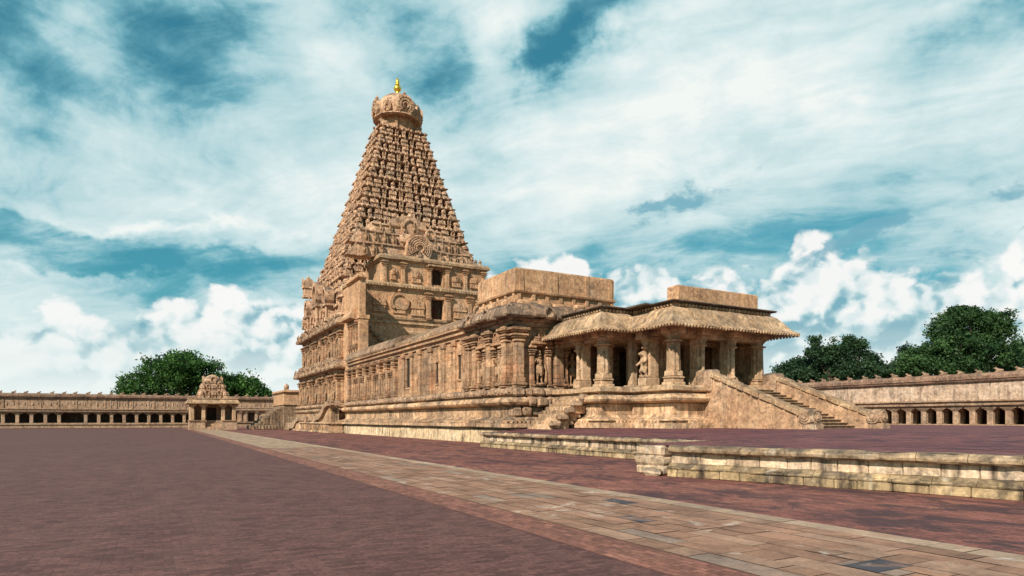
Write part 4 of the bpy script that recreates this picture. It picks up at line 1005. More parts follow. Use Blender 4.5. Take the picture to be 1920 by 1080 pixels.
# big domed corner shrine and roof ornaments above the second cornice
mb = MB(); mb.add(KUTA, (TV-11.0, TU-12.4, 16.0), 0, (3.6, 3.6, 5.0)); mb.build('corner_shrine', M['tower'], tower, .05, 1.2); mb = MB(); mb.add(KUTA, (TV-11.4, TU+12.0, 16.0), 0, (2.4, 2.4, 4.2)); mb.build('corner_shrine', M['tower'], tower, .05, 1.2)
mb = MB()
for uu, s in ((-6.5, 1.), (0., 1.35), (6.3, 1.)):
    mb = MB(); fcopy(mb, PANJ, 'S', TV-12.6, TU+uu, 0, 16.0, (3.2*s, 2.2, 4.3*s)); fcopy(mb, FIG, 'S', TV-12.6, TU+uu, 1.1, 16.4, (2.0,)*3); mb.build('roof_gable', M['tower'], tower, .05, 1.2)
mb = MB(); fcopy(mb, SALA, 'S', TV-11.2, TU+10.2, 1.0, 22.2, (1.0, 2.0, 3.4))
mb.build('roof_gable', M['tower'], tower, .05, 1.2)
# neck, dome and finial
mb = MB(); ztop = zs[-1]
mb.add(tbox((TV-3.55, TU-2.75, ztop-.1), (TV+3.55, TU+2.75, ztop+.12)))
mb.add(lathe([(2.75, ztop), (2.75, ztop+2.2), (3.0, ztop+2.3)], 8, PI/8))
for q in range(8):
    a = PI/8+q*PI/4; mb.add(tbox((-.2, -.12, 0), (.2, .2, 2.2)), (TV*0+2.7*math.cos(a), 2.7*math.sin(a), ztop), a-PI/2) if False else mb.add(tbox((-.2, -.12, 0), (.2, .2, 2.2)), (2.72*math.cos(a), 2.72*math.sin(a), ztop), a-PI/2)
mb2 = MB(); v, f = mb.arrays()
v = v.copy(); v[8:, 0] += TV; v[8:, 1] += TU; mb2.add((v, f)); mb2.build('neck', M['plaster'], tower)
mb = MB(); dz = ztop+2.15
mb.add(lathe([(2.9, 0), (3.75, -.12), (3.95, .0), (3.9, .16), (3.35, .35), (3.42, .8), (3.48, 1.4), (3.42, 2.1), (3.15, 2.8), (2.65, 3.45), (1.9, 4.0), (1.15, 4.28), (.85, 4.34), (.95, 4.45), (.7, 4.55), (.4, 4.6)], 24, PI/24*0), (TV, TU, dz))
for q in range(8):     # ribs on the edges
    a = PI/8+q*PI/4
    for r0, z0, r1, z1 in ((3.42, .3, 3.47, 1.4), (3.47, 1.4, 2.98, 2.75), (2.98, 2.75, 1.7, 3.95)):
        p = [(r0-.25, z0), (r0+.08, z0), (r1+.08, z1), (r1-.25, z1)]
        vv = [(r*math.cos(a)-s*math.sin(a), r*math.sin(a)+s*math.cos(a), zz) for s in (-.09, .09) for r, zz in p]
        mb.add((vv, [(0, 1, 2, 3), (7, 6, 5, 4), (0, 4, 5, 1), (1, 5, 6, 2), (2, 6, 7, 3), (3, 7, 4, 0)]), (TV, TU, dz))
mb.build('dome', M['tower'], tower, .05, 1.3)
hs1 = MB().add(horseshoe(1.55, .9, 18, 1.12)).add(horseshoe(1.05, 1.0, 14, 1.1), (0, 0, .4)).add(horseshoe(.55, 1.12, 10, 1.1), (0, 0, .75))
for i in range(15):
    a = R(-40+260*i/14); hs1.add(tbox((-.09, .5, -.09), (.09, 1.02, .09), .03), (1.28*math.cos(a), 0, 1.32+1.42*math.sin(a)))
HSM = hs1.mesh('arched_gable', M['tower'], weather=.03, wscale=2)
for face, rot in (('S', PI/2), ('E', PI), ('N', -PI/2), ('W', 0)):
    a = {'S': PI, 'E': -PI/2, 'N': 0, 'W': PI/2}[face]
    inst('arched_gable', HSM, tower, (TV+3.0*math.cos(a), TU+3.0*math.sin(a), dz+.1), rot, (.92, 1, .94))
for q in range(4):
    a = PI/4+q*PI/2; inst('arched_gable', HSM, tower, (TV+3.35*math.cos(a), TU+3.35*math.sin(a), dz+.5), a-PI/2, (.45, .5, .55))
BT = MB().add(BULL).mesh('bull', M['tower'], weather=.02, wscale=2)
for x, y, r in ((-2.9, -2.2, PI*.75), (2.9, -2.2, PI*.25), (-2.9, 2.2, PI*1.25), (2.9, 2.2, 0)):
    inst('bull_statue', BT, tower, (TV+x, TU+y, ztop+.1), r, (1.5, 1.5, 1.6))
mb = MB(); mb.add(lathe([(.30, 0), (.34, .1), (.28, .2), (.3, .32), (.50, .48), (.62, .72), (.64, .90), (.56, 1.12), (.36, 1.27), (.22, 1.33), (.22, 1.42), (.36, 1.48), (.36, 1.55), (.22, 1.62), (.33, 1.76), (.34, 1.92), (.25, 2.2), (.12, 2.5), (.02, 2.75)], 18), (TV, TU, dz+4.75))
mb.build('finial', M['gold'], tower, smooth_=True)

# ---- two-storey vestibule in front of the tower
ves = thing('vestibule', (34.7, 86, 0), 'two storey ochre vestibule with dark doorways before the tiered tower', 'vestibule')
UE = 84.0
mb = MB()
fwall(mb, 'E', UE, 23.0, 44.4, 9.0, 19.4, [(33.75, 35.65, 15.7, 18.5)], .9)
mb.add(tbox((23.0, UE+2.0, 0), (44.4, 90, 19.4))); mb.add(tbox((22.6, UE+.2, 3), (23.2, 89, 19.4)))
fwall(mb, 'E', UE+.15, 26.7, 42.1, 20.1, 23.2, [(33.9, 35.5, 20.5, 22.75)], .9)
mb.add(tbox((26.7, UE+2.1, 19.9), (42.1, 92, 23.2))); mb.add(tbox((26.7, UE+1.0, 20.0), (27.2, UE+2.2, 23.2))); mb.add(tbox((41.6, UE+1.0, 20.0), (42.1, UE+2.2, 23.2)))
mb.build('wall', M['plaster'], ves, .01)
mb = MB()
LP = [(44.4, UE), (23.0, UE)]
mb.add(sweep([(44.6, 90), (44.6, UE), (22.9, UE), (22.9, 89)], [(-.4, 19.3), (.12, 19.3), (.18, 19.5), (.42, 19.55), (.45, 19.85), (.3, 20.15), (-.4, 20.3)], 1.4, False, .03))
mb.add(sweep([(42.1, 91), (42.1, UE+.15), (26.7, UE+.15), (26.7, 91)], [(-.5, 23.15), (.15, 23.15), (.2, 23.3), (.5, 23.35), (.52, 23.65), (.35, 23.95), (-.5, 24.1)], 1.4, False, .03))
mb.add(sweep(LP, [(-.2, 14.7), (.25, 14.7), (.25, 14.95), (.1, 15.0), (-.2, 15.0)], 2, False, .01)); mb.add(sweep(LP, [(-.2, 15.3), (.18, 15.3), (.18, 15.5), (-.2, 15.5)], 3, False, .01))
mb.add(sweep([(44.4, UE), (30.2, UE)], [(-.2, 13.3), (.5, 13.3), (.55, 13.6), (.2, 13.8), (-.2, 13.8)], 3, False, .01))
for v in np.arange(31, 44, .55): fbox(mb, 'E', UE, v-.1, v+.1, 0, .12, 14.45, 14.66)
for v in np.arange(23.2, 44, .42): fbox(mb, 'E', UE, v-.13, v+.13, .30, .50, 19.6, 19.95)
for v in np.arange(33.2, 36.6, .24): fbox(mb, 'E', UE+.15, v-.07, v+.07, .1, .62, 22.95, 23.2)
mb.build('string_course', M['eave'], ves, .03, 1.5)
VP_ = MB().add(t_pilaster(.5, .32, 3.3)).mesh('vestibule_pilaster', M['plaster'], weather=.015, wscale=2)
for v in (27.0, 29.6, 33.4, 36.1, 38.9, 41.8): inst('pilaster', VP_, ves, fpos('E', UE+.15, v, 0, 20.0), ROT['E'], (1, 1, .93))
for v in (33.2, 36.2, 39.5, 42): inst('pilaster', VP_, ves, fpos('E', UE, v, 0, 15.5), ROT['E'], (1.2, 1.1, 1.14))
mb = MB()
for v in (31.2, 33.6, 36.6, 39.8): fbox(mb, 'E', UE, v-.35, v+.35, 0, .45, 10.5, 13.3, .04); fbox(mb, 'E', UE, v-.6, v+.6, 0, .55, 12.4, 12.7, .04)
mb.build('pier', M['plaster'], ves)
for zq, a0, a1, pl in ((15.7, 33.75, 35.65, UE), (20.5, 33.9, 35.5, UE+.15)):
    mb = MB(); fbox(mb, 'E', pl, a0, a1, -1.9, -1.2, zq, zq+2.8); d = mb.build('door', M['dark'], ves)
    mb = MB(); fbox(mb, 'E', pl, a0+.5, a1-.75, -1.2, -1.1, zq, zq+1.9); mb.build('door_leaf', M['wood'], d)
mb = MB()     # reliefs: small arched gables and shrine models on the walls
for v, zq, s, T in ((29.0, 16.6, 1.35, 'h'), (31.6, 16.2, 1.0, 's'), (38.0, 16.3, 1.0, 's'), (41.0, 16.4, 1.1, 'h'), (26.2, 16.4, .9, 's')):
    mb = MB()
    if T == 'h': fcopy(mb, horseshoe(s, .45, 14, .95), 'E', UE, v, 0, zq, (1, 1, 1)); fbox(mb, 'E', UE, v-.9, v+.9, 0, .2, zq-.5, zq-.1)
    else: fcopy(mb, SALA, 'E', UE, v, 0, zq-.3, (1.25*s, .8, 2.2*s))
    fbox(mb, 'E', UE, v-1.0, v+1.0, 0, .16, 15.55, 15.85); mb.build('relief', M['plaster'], ves, .02, 2)
for v, zq, s in ((28.2, 20.6, .75), (31.5, 20.5, .8), (37.5, 20.5, .8), (40.4, 20.6, .8)):
    mb = MB(); fcopy(mb, SALA if s > .77 else KUTA, 'E', UE+.15, v, 0, zq, (1.1*s, .6, 1.9*s)); fcopy(mb, FIG, 'E', UE+.15, v+.2, .3, zq+.9, (.9,)*3); mb.build('relief', M['plaster'], ves, .02, 2)
# flank wall of the roof stair, with sloped cap and a slit, standing out toward the hall roof
mb = MB(); fwall(mb, 'S', 22.3, 79.3, 84.6, 9.5, 19.3, [], .75); mb.add(tbox((22.2, 79.0, 9.6), (23.3, 79.3, 14.2))); mb.add(tbox((22.05, 78.9, 14.2), (23.5, 79.75, 14.75), .06))
mb.add(sweep([(23.1, 79.3), (22.3, 79.3), (22.3, 84.6)], [(-.75, 19.2), (.1, 19.2), (.35, 19.35), (.38, 19.5), (.1, 19.95), (-.4, 20.2), (-.75, 20.2)], 3))
mb.add(sweep([(22.3, 80.2), (22.3, 84.6)], [(-.2, 14.3), (.3, 14.3), (1.0, 14.45), (1.05, 14.7), (.7, 15.3), (.2, 15.7), (-.2, 15.75)], 1.2, False, .05))
mb.build('stair_flank', M['plaster'], ves, .02)
for u in (80.4, 81.6, 82.8, 83.8): inst('pilaster', PN, ves, fpos('S', 22.3, u, 0, 10.6), ROT['S'], (1.2, 1.2, 1.2))
mb = MB()
for i in range(10): mb.add(tbox((23.3, 80+0*i, 15.2-.62*i), (24.6+.62*i, 84, 15.2-.62*i+.3)))  if False else fbox(mb, 'E', UE, 23.3+.55*i, 23.95+.55*i, 0, .6, 14.9-.55*i, 15.2-.55*i, .04)
mb.build('roof_steps', M['cornice'], ves, .03)

# ---- carved gable above the vestibule: figures, arched niches and the great wheel
mb = MB()
for z0, z1, a0, a1, u0 in ((23.9, 25.9, 24.0, 40.2, 86.2), (25.9, 27.8, 24.6, 39.2, 87.0), (27.8, 29.2, 26.4, 37.6, 87.8)):
    mb.add(sweep([(a1, u0+2.6), (a1, u0), (a0, u0), (a0, u0+2.6)], [(-1.5, z0), (0, z0), (-.12, z1-.3), (.10, z1-.22), (.12, z1-.08), (-.1, z1+.02), (-1.5, z1+.05)], 1.3, False, .12))
    mb.add(prism([(0, 0), (0, z1-z0), (-2.2, 0)], 0, 2.0), (a1, u0+.1, z0)); mb.add(prism([(0, 0), (2.2, 0), (0, z1-z0)], 0, 2.0), (a1-.1, u0+.1, z0)); mb.add(prism([(0, 0), (0, z1-z0), (-1.6, 0)], 0, 1.6), (a0+.1, u0+.15, z0))
mb.add(prism([(-3.0, 0), (3.0, 0), (2.5, .9), (1.2, 1.5), (0, 1.75), (-1.2, 1.5), (-2.5, .9)], 0, 1.2), (31.8, 88.0, 29.1))
gab = mb.build('carved_gable', M['tower'], ves, .13, 1.3)
for (vv, zq, uu, s) in [(24.8, 23.95, 86.2, 1.9), (26.1, 23.95, 86.2, 2.0), (27.3, 23.95, 86.2, 1.9), (35.9, 23.95, 86.1, 1.7), (37.0, 23.95, 86.1, 1.8), (38.1, 23.95, 86.1, 1.9), (39.3, 23.95, 86.2, 1.7),
                        (25.3, 25.95, 87.0, 1.75), (26.6, 25.95, 87.0, 1.8), (27.9, 25.7, 86.9, 2.1), (29.1, 25.7, 86.8, 2.0), (35.4, 25.95, 86.9, 1.7), (36.5, 25.95, 86.9, 1.7), (37.6, 25.95, 87.0, 1.7), (38.6, 25.95, 87.0, 1.5),
                        (27.6, 27.85, 87.8, 1.3), (28.9, 27.85, 87.7, 1.5), (30.9, 27.85, 87.5, 1.5), (32.4, 28.0, 87.4, 1.9), (34.6, 27.85, 87.6, 1.3), (35.6, 27.85, 87.7, 1.3), (36.6, 27.85, 87.7, 1.2)]:
    inst('statue', FM, ves, (vv, uu-.25, zq), PI+random.uniform(-.2, .2), (s, s*1.15, s))
mb = MB(); wc = (32.6, 85.75, 25.7)
for r, d, n in ((1.75, .22, 34), (1.45, .3, 30), (1.15, .36, 24), (.85, .42, 18), (.55, .48, 12)):
    for i in range(n):
        a = R(-35)+R(250)*i/(n-1); mb.add(tbox((-.10, 0, -.10), (.10, d, .10), .03), (wc[0]+r*math.cos(a), wc[1], wc[2]+r*math.sin(a)), PI)
o = [(1.95*math.cos(a), 1.95*math.sin(a)) for a in [2*PI*i/28 for i in range(28)]]
mb.add(prism(o[::-1], -.6, .12), wc, PI); mb.add(lathe([(.3, 0), (.42, .2), (.2, .6), (.25, .8), (.05, 1.0)], 8), (wc[0], wc[1]-.2, wc[2]-1.4))
mb.build('wheel_relief', M['tower'], ves)
mb = MB()
for v, zq, s in ((31.8, 27.6, 1.25), (34.9, 27.5, .8)):
    fcopy(mb, horseshoe(s*1.0, .5, 14, 1.25), 'E', 87.7, v, 0, zq, (1, 1, 1))
fbox(mb, 'E', 86.6, 29.9, 31.7, 0, .6, 26.3, 27.7, .2)
mb.build('arched_niche', M['tower'], ves, .06)
mb = MB()
for v in (41.0, 41.7): mb.add(lathe([(.25, 0), (.3, .2), (.2, .5), (.28, .7), (.1, 1.)], 8), (v, 85., 24.0))
mb.build('roof_urn', M['cornice'], ves)

# ================================================================== SIDE STAIRS WITH CURVED BALUSTRADES
cs_ = thing('curved_stairs', (20, 90, 0), 'dark weathered side stairs with wavy trunk-shaped balustrades at the tower base', 'stairs')
mb = MB(); mb.add(tbox((18.9, 81.5, 0), (20.9, 105, .32), .04)); mb.add(tbox((19.1, 82.0, .3), (20.9, 104, 1.15), .03)); mb.add(tbox((18.9, 81.8, 1.15), (20.9, 100, 1.4), .05))
for u in np.arange(82.6, 99, 1.5): mb.add(tbox((18.98, u, .42), (19.12, u+.25, 1.1)));
for u in np.arange(83.1, 98, 1.5): mb.add(FIG, (19.05, u+.4, .45), PI/2, (.6, .5, .6))
mb.build('platform', M['mould'], cs_, .02)
def balustrade(p0, p1, v0, v1, amp, name):
    n = 16; m = MB(); pts = []
    for i in range(n+1):
        t = i/n; u = p0[0]+(p1[0]-p0[0])*t; zq = p0[1]+(p1[1]-p0[1])*(t*t*(3-2*t)) + amp*math.sin(t*PI*3)*(.5+.5*(1-t))
        pts.append((u, zq, .55+.25*math.sin(t*PI)))
    v = []; f = []
    for u, zq, th in pts: v += [(v0, u, zq-th), (v1, u, zq-th), (v1, u, zq), ((v0+v1)/2, u, zq+.15), (v0, u, zq)]
    for i in range(n):
        for k in range(5): f.append((i*5+k, i*5+(k+1) % 5, i*5+5+(k+1) % 5, i*5+5+k))
    f += [tuple(range(4, -1, -1)), tuple(range(n*5, n*5+5))]
    m.add((v, f))
    m.add(([(v0-.05+(v1-v0+.1)*q[2], q[0], q[1]) for q in lathe([(.5, 0), (.55, .15), (.55, .85), (.5, 1)], 14)[0]], lathe([(.5, 0), (.55, .15), (.55, .85), (.5, 1)], 14)[1]), (0, p0[0], p0[1]-.25))
    m.build(name, M['cornice'], cs_, .05, 1.5)
for v0 in (18.9, 20.1): balustrade((108.5, .75), (100.5, 2.1), v0, v0+.35, .16, 'balustrade')
for v0 in (19.6, 20.8): balustrade((93.0, 2.0), (84.5, 4.1), v0, v0+.4, .16, 'balustrade')
mb = MB()
for i in range(7): mb.add(tbox((19.2, 107.5-i*1.1, 0), (20.1, 108.6-i*1.1, .25+i*.22)))
mb.build('steps', M['mould'], cs_, .02); mb = MB()
for i in range(8): mb.add(tbox((20.0, 92.2-i*1.0, 1.3), (21.2, 93.2-i*1.0, 1.6+i*.3)))
mb.build('steps', M['mould'], cs_, .02)

# ================================================================== LITTLE SHRINE ON RUBBLE, BEYOND THE TOWER
sh = thing('rubble_shrine', (22, 122, 0), 'small plastered shrine on a rough rubble base left of the tower', 'shrine')
mb = MB(); mb.add(tbox((19.9, 118.5, 0), (30, 130, 4.3))); mb.build('rubble_base', M['rubble'], sh, .1)
mb = MB()
for i in range(9): mb.add(tbox((19.9-.56*(i+1), 119.5, 0), (19.9-.56*i+.05, 127, 4.1-.43*i), .1))
for i in range(11): mb.add(tbox((-.16, -.2, 0), (.16, .2, .75), .06), (14.4+i*.52, 118.9, 0), random.uniform(-.2, .2))
mb.build('rubble_ramp', M['rubble'], sh, .12)
mb = MB(); mb.add(tbox((19.95, 118.55, 4.3), (30, 130, 6.4))); mb.add(sweep([(30, 118.5), (19.9, 118.5), (19.9, 130)], [(-.3, 4.3), (.15, 4.3), (.15, 4.6), (-.3, 4.7)], 4)); mb.add(sweep([(30, 118.5), (19.9, 118.5), (19.9, 130)], [(-.3, 6.4), (.12, 6.4), (.3, 6.6), (.2, 6.9), (-.3, 6.95)], 3)); mb.build('plastered_wall', M['plaster'], sh)
mb = MB(); mb.add(KUTA, (25.5, 122.5, 6.5), 0, (3.4, 3.4, 3.2)); mb.add(KUTA, (20.4, 119, 6.8), 0, (.9, .9, 1.2)); mb.build('dome', M['tower'], sh, .06)

# ================================================================== GATE SHRINE AT THE END OF THE PATH
gs = thing('gate_shrine', (8.7, 120, 0), 'small open shrine with stepped domed roof at the far end of the path', 'shrine')
gU, gc, gw = 119.5, 8.75, 3.55
mb = MB()
fwall(mb, 'E', gU, gc-gw-.1, gc+gw+.1, 0, 1.45, [(gc-1.25, gc+1.25, 0, 1.45)], 4.5)
mb.add(sweep([(gc+gw, gU+5), (gc+gw, gU), (gc+1.3, gU)], [(-.3, 1.45), (.15, 1.45), (.2, 1.62), (-.3, 1.64)], 5)); mb.add(sweep([(gc-1.3, gU), (gc-gw, gU), (gc-gw, gU+5)], [(-.3, 1.45), (.15, 1.45), (.2, 1.62), (-.3, 1.64)], 5))
mb.add(tbox((gc-gw, gU+1.2, 0), (gc+gw, gU+5, 1.6))); mb.build('base', M['gallery'], gs, .03)
mb = MB()
for i in range(6): mb.add(tbox((gc-1.24, gU-.1+i*.28, 0), (gc+1.24, gU+1.9, .26*(i+1))))
mb.build('steps', M['gallery'], gs)
gp = MB().add(tbox((-.28, -.28, 0), (.28, .28, 2.4), .03)).add(tbox((-.65, -.35, 2.35), (.65, .35, 2.75), .08)).mesh('shrine_pillar', M['pillar'])
for v in (-3.2, -1.5, 1.5, 3.2): inst('pillar', gp, gs, (gc+v, gU+.45, 1.6), 0)
mb = MB(); fwall(mb, 'E', gU+4.0, gc-gw, gc+gw, 1.6, 4.4, [(gc-.75, gc+.75, 1.6, 3.8)], .5); mb.add(tbox((gc-gw, gU+.6, 1.6), (gc-gw+.3, gU+4, 4.4))); mb.add(tbox((gc+gw-.3, gU+.6, 1.6), (gc+gw, gU+4, 4.4))); mb.build('wall', M['gallery'], gs)
mb = MB(); fbox(mb, 'E', gU+4.6, gc-1, gc+1, -.5, 0, 1.6, 4); mb.build('door', M['dark'], gs)
mb = MB(); RP = [(gc+gw, gU+5), (gc+gw, gU), (gc-gw, gU), (gc-gw, gU+5)]
mb.add(sweep(RP, [(-2, 4.3), (.3, 4.3), (.55, 4.42), (.55, 4.55), (.35, 4.9), (.1, 5.15), (.25, 5.2), (.25, 5.36), (-2, 5.4)], 2, False, .02)); mb.add(tbox((gc-gw+.5, gU+.5, 4.3), (gc+gw-.5, gU+5, 5.38))); mb.build('roof', M['eave'], gs, .03)
for q, (w, z0, z1) in enumerate(((2.25, 5.3, 6.5), (1.9, 6.5, 7.6), (1.5, 7.6, 8.3))):
    mb = MB(); H = z1-z0; mb.add(tbox((gc-w+.3, gU+2.2-w+.3, z0), (gc+w-.3, gU+2.2+w-.3, z1)))
    n = (5, 5, 3)[q]
    for face, pl, ctr in (('E', gU+2.2-w, gc), ('S', gc-w, gU+2.2), ('N', gc+w, gU+2.2)):
        for k in range(n):
            a = ctr-w+2*w/n*(k+.5); unit(mb, 'k' if k in (0, n-1) else 's' if k == n//2 else 'p', face, pl, a, -.35, z0, 2*w/n*.95, H*1.0, .8)
    mb.build('roof_tier', M['tower'], gs, .04)
mb = MB(); mb.add(lathe([(1.2, 0), (1.42, .1), (1.38, .35), (1.15, .72), (.75, 1.0), (.35, 1.15), (.1, 1.22)], 16), (gc, gU+2.2, 8.2))
for face, x, y in (('E', 0, -1.2), ('S', -1.2, 0), ('N', 1.2, 0)): mb.add(horseshoe(.5, .4, 10), (gc+x, gU+2.2+y, 8.1), ROT[face])
mb.build('dome', M['tower'], gs, .03)

# ================================================================== CLOISTER GALLERIES
BGM = MB().add(BULL).mesh('gallery_bull', M['gallery'], weather=.02, wscale=2)
def gallery(name, label, face, pl, a0, a1, g0, pit, col_h, floor, style, ztop=6.0):
    t = thing(name, fpos(face, pl, (a0+a1)/2, 0, g0), label, 'cloister', 'cloister galleries round the court')
    d = 1 if face in 'E' else 1
    ends = [fpos(face, pl, a1, 0, 0)[:2], fpos(face, pl, a0, 0, 0)[:2]] if face == 'E' else [fpos(face, pl, a0, 0, 0)[:2], fpos(face, pl, a1, 0, 0)[:2]]
    mb = MB()
    if floor > .1:
        mb.add(sweep(ends, [(-7, g0), (.25, g0), (.25, g0+floor*.62), (.42, g0+floor*.66), (.42, g0+floor*.88), (.3, g0+floor*.9), (.3, g0+floor), (-7, g0+floor)], 3, False, .01))
    else: mb.add(sweep(ends, [(-7, g0), (.3, g0), (.3, g0+.12), (-7, g0+.12)], 3, False, .01))
    mb.build('base', M['gallery'], t, .02)
    zf = g0+max(floor, .12); zl = zf+col_h; top = 7.05
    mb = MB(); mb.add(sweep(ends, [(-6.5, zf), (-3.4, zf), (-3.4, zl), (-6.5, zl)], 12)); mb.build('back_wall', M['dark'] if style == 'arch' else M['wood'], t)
    mb = MB(); mb.add(sweep(ends, [(-7, zl), (.05, zl), (.05, zl+.22), (.38, zl+.24), (.42, zl+.42), (.18, zl+.5), (.18, zl+.66), (.5, zl+.7), (.5, zl+.86), (-7, zl+.9)], 2.2, False, .02)); mb.build('beam', M['gallery'], t, .03)
    mb = MB(); mb.add(sweep(ends, [(-7, zl+.88), (-.05, zl+.88), (-.02, top-.95), (-7, top-.95)], 3)); uw = mb
    mb = MB(); mb.add(sweep(ends, [(-7, top-.98), (.25, top-.98), (.34, top-.85), (.25, top-.75), (.42, top-.7), (.46, top-.35), (.3, top-.05), (-.2, top), (-7, top)], 1.8, False, .03)); mb.build('cornice', M['gallery_band'], t, .05)
    if style == 'arch': T = MB().add(tbox((-.30, -.3, 0), (.30, .3, col_h), .04)).add(tbox((-.58, -.26, col_h*.80), (.58, .26, col_h-.005), .12)).add(tbox((-.88, -.24, col_h*.91), (.88, .24, col_h-.01), .08))
    else: T = MB().add(tbox((-.30, -.28, 0), (.30, .28, col_h*.80), .04)).add(tbox((-.36, -.34, col_h*.78), (.36, .34, col_h*.84), .04)).add(tbox((-.58, -.30, col_h*.84), (.58, .4, col_h*.92), .08)).add(tbox((-.80, -.3, col_h*.92), (.80, .45, col_h-.005), .06))
    pm = T.mesh('gallery_pillar', M['gallery'], weather=.02, wscale=2)
    k = 0; a = a0+pit*.5; rg = random.Random(17)
    while a < a1:
        if not (style == 'arch' and k % 17 == 6): inst('pillar', pm, t, fpos(face, pl, a, -.35, zf), ROT[face])
        a += pit; k += 1
    if style != 'arch':    # inner row and barred doors
        pm2 = MB().add(tbox((-.28, -.25, 0), (.28, .25, col_h), .03)).mesh('screen_pillar', M['gallery'])
        for a in np.arange(a0+pit*.5, a1, pit): inst('screen_pillar', pm2, t, fpos(face, pl, a+.3, -2.2, zf), ROT[face])
        mb = MB()
        for a in np.arange(a0, a1, .22): fbox(mb, face, pl, a, a+.06, -2.75, -2.69, zf, zl)
        mb.build('bar_screen', M['wood'], t)
    else:
        mb = uw
        for a in np.arange(a0, a1, 1.0):
            fcopy(mb, lathe([(.02, -.3), (.14, -.2), (.12, .1), (.02, .3)], 6), face, pl, a+rg.uniform(-.15, .15), -.02, (zl+top)/2+rg.uniform(-.25, .1), (1, .6, 1.3))
            if rg.random() < .35: fbox(mb, face, pl, a+.3, a+.62, -.1, .05, zl+.9, top-.96)
    uw.build('frieze_wall', M['gallery' if style == 'arch' else 'chalky'], t, .02)
    a = a0+1.0; bp_ = 2.05 if face == 'E' else 1.95
    while a < a1:
        s = rg.uniform(.68, .86); inst('bull_statue', BGM, t, fpos(face, pl, a+rg.uniform(-.12, .12), -.05, top-.02), ROT[face]+(PI if face == 'E' else 0)+rg.uniform(-.1, .1), (s*.95, s, s*.72)); a += bp_
    return t
gallery('cloister_gallery', 'long low cloister with dark arched openings along the left, backed by a leafy tree', 'E', 160., -29.5, 48., 0, 2.28, 2.05, 1.05, 'arch')
gallery('cloister_gallery', 'long cloister with bracketed pillars and barred doors beyond the porch at the right', 'S', 82.4, 26., 112., 1.05, 1.80, 1.95, 0, 'bars')
# small closed shrine bay in the far gallery, right of the gate shrine
cb = thing('cloister_shrine', (17.5, 157, 0), 'closed pilastered cloister bay with a dark doorway between gate shrine and rubble', 'shrine')
mb = MB(); fwall(mb, 'E', 156.6, 12.8, 26, .0, 4.3, [(18.6, 20.0, 1.2, 3.3), (15.6, 16.3, 1.6, 3.1)], .5); mb.add(tbox((12.8, 157.6, 0), (26, 159.4, 4.3)))
mb.add(sweep([(26, 156.6), (12.8, 156.6), (12.8, 159)], [(-.3, 0), (.4, 0), (.4, .5), (.2, .6), (.2, 1.0), (.45, 1.05), (.45, 1.2), (-.3, 1.25)], 4)); mb.add(sweep([(26, 156.6), (12.8, 156.6), (12.8, 159)], [(-.3, 3.6), (.2, 3.6), (.5, 3.8), (.5, 4.0), (.2, 4.15), (.35, 4.3), (-.3, 4.5)], 4)); mb.build('wall', M['gallery'], cb, .02)
mb = MB()
for v in (13.1, 14.9, 17., 18.2, 20.4, 22.5): fcopy(mb, t_pilaster(.4, .25, 2.4), 'E', 156.6, v, 0, 1.22, (1, 1, 1))
mb.build('pilaster_row', M['gallery'], cb)
mb = MB(); fbox(mb, 'E', 156.6, 18.4, 20.2, -1.0, -.8, 1.2, 3.4); mb.build('door', M['dark'], cb)

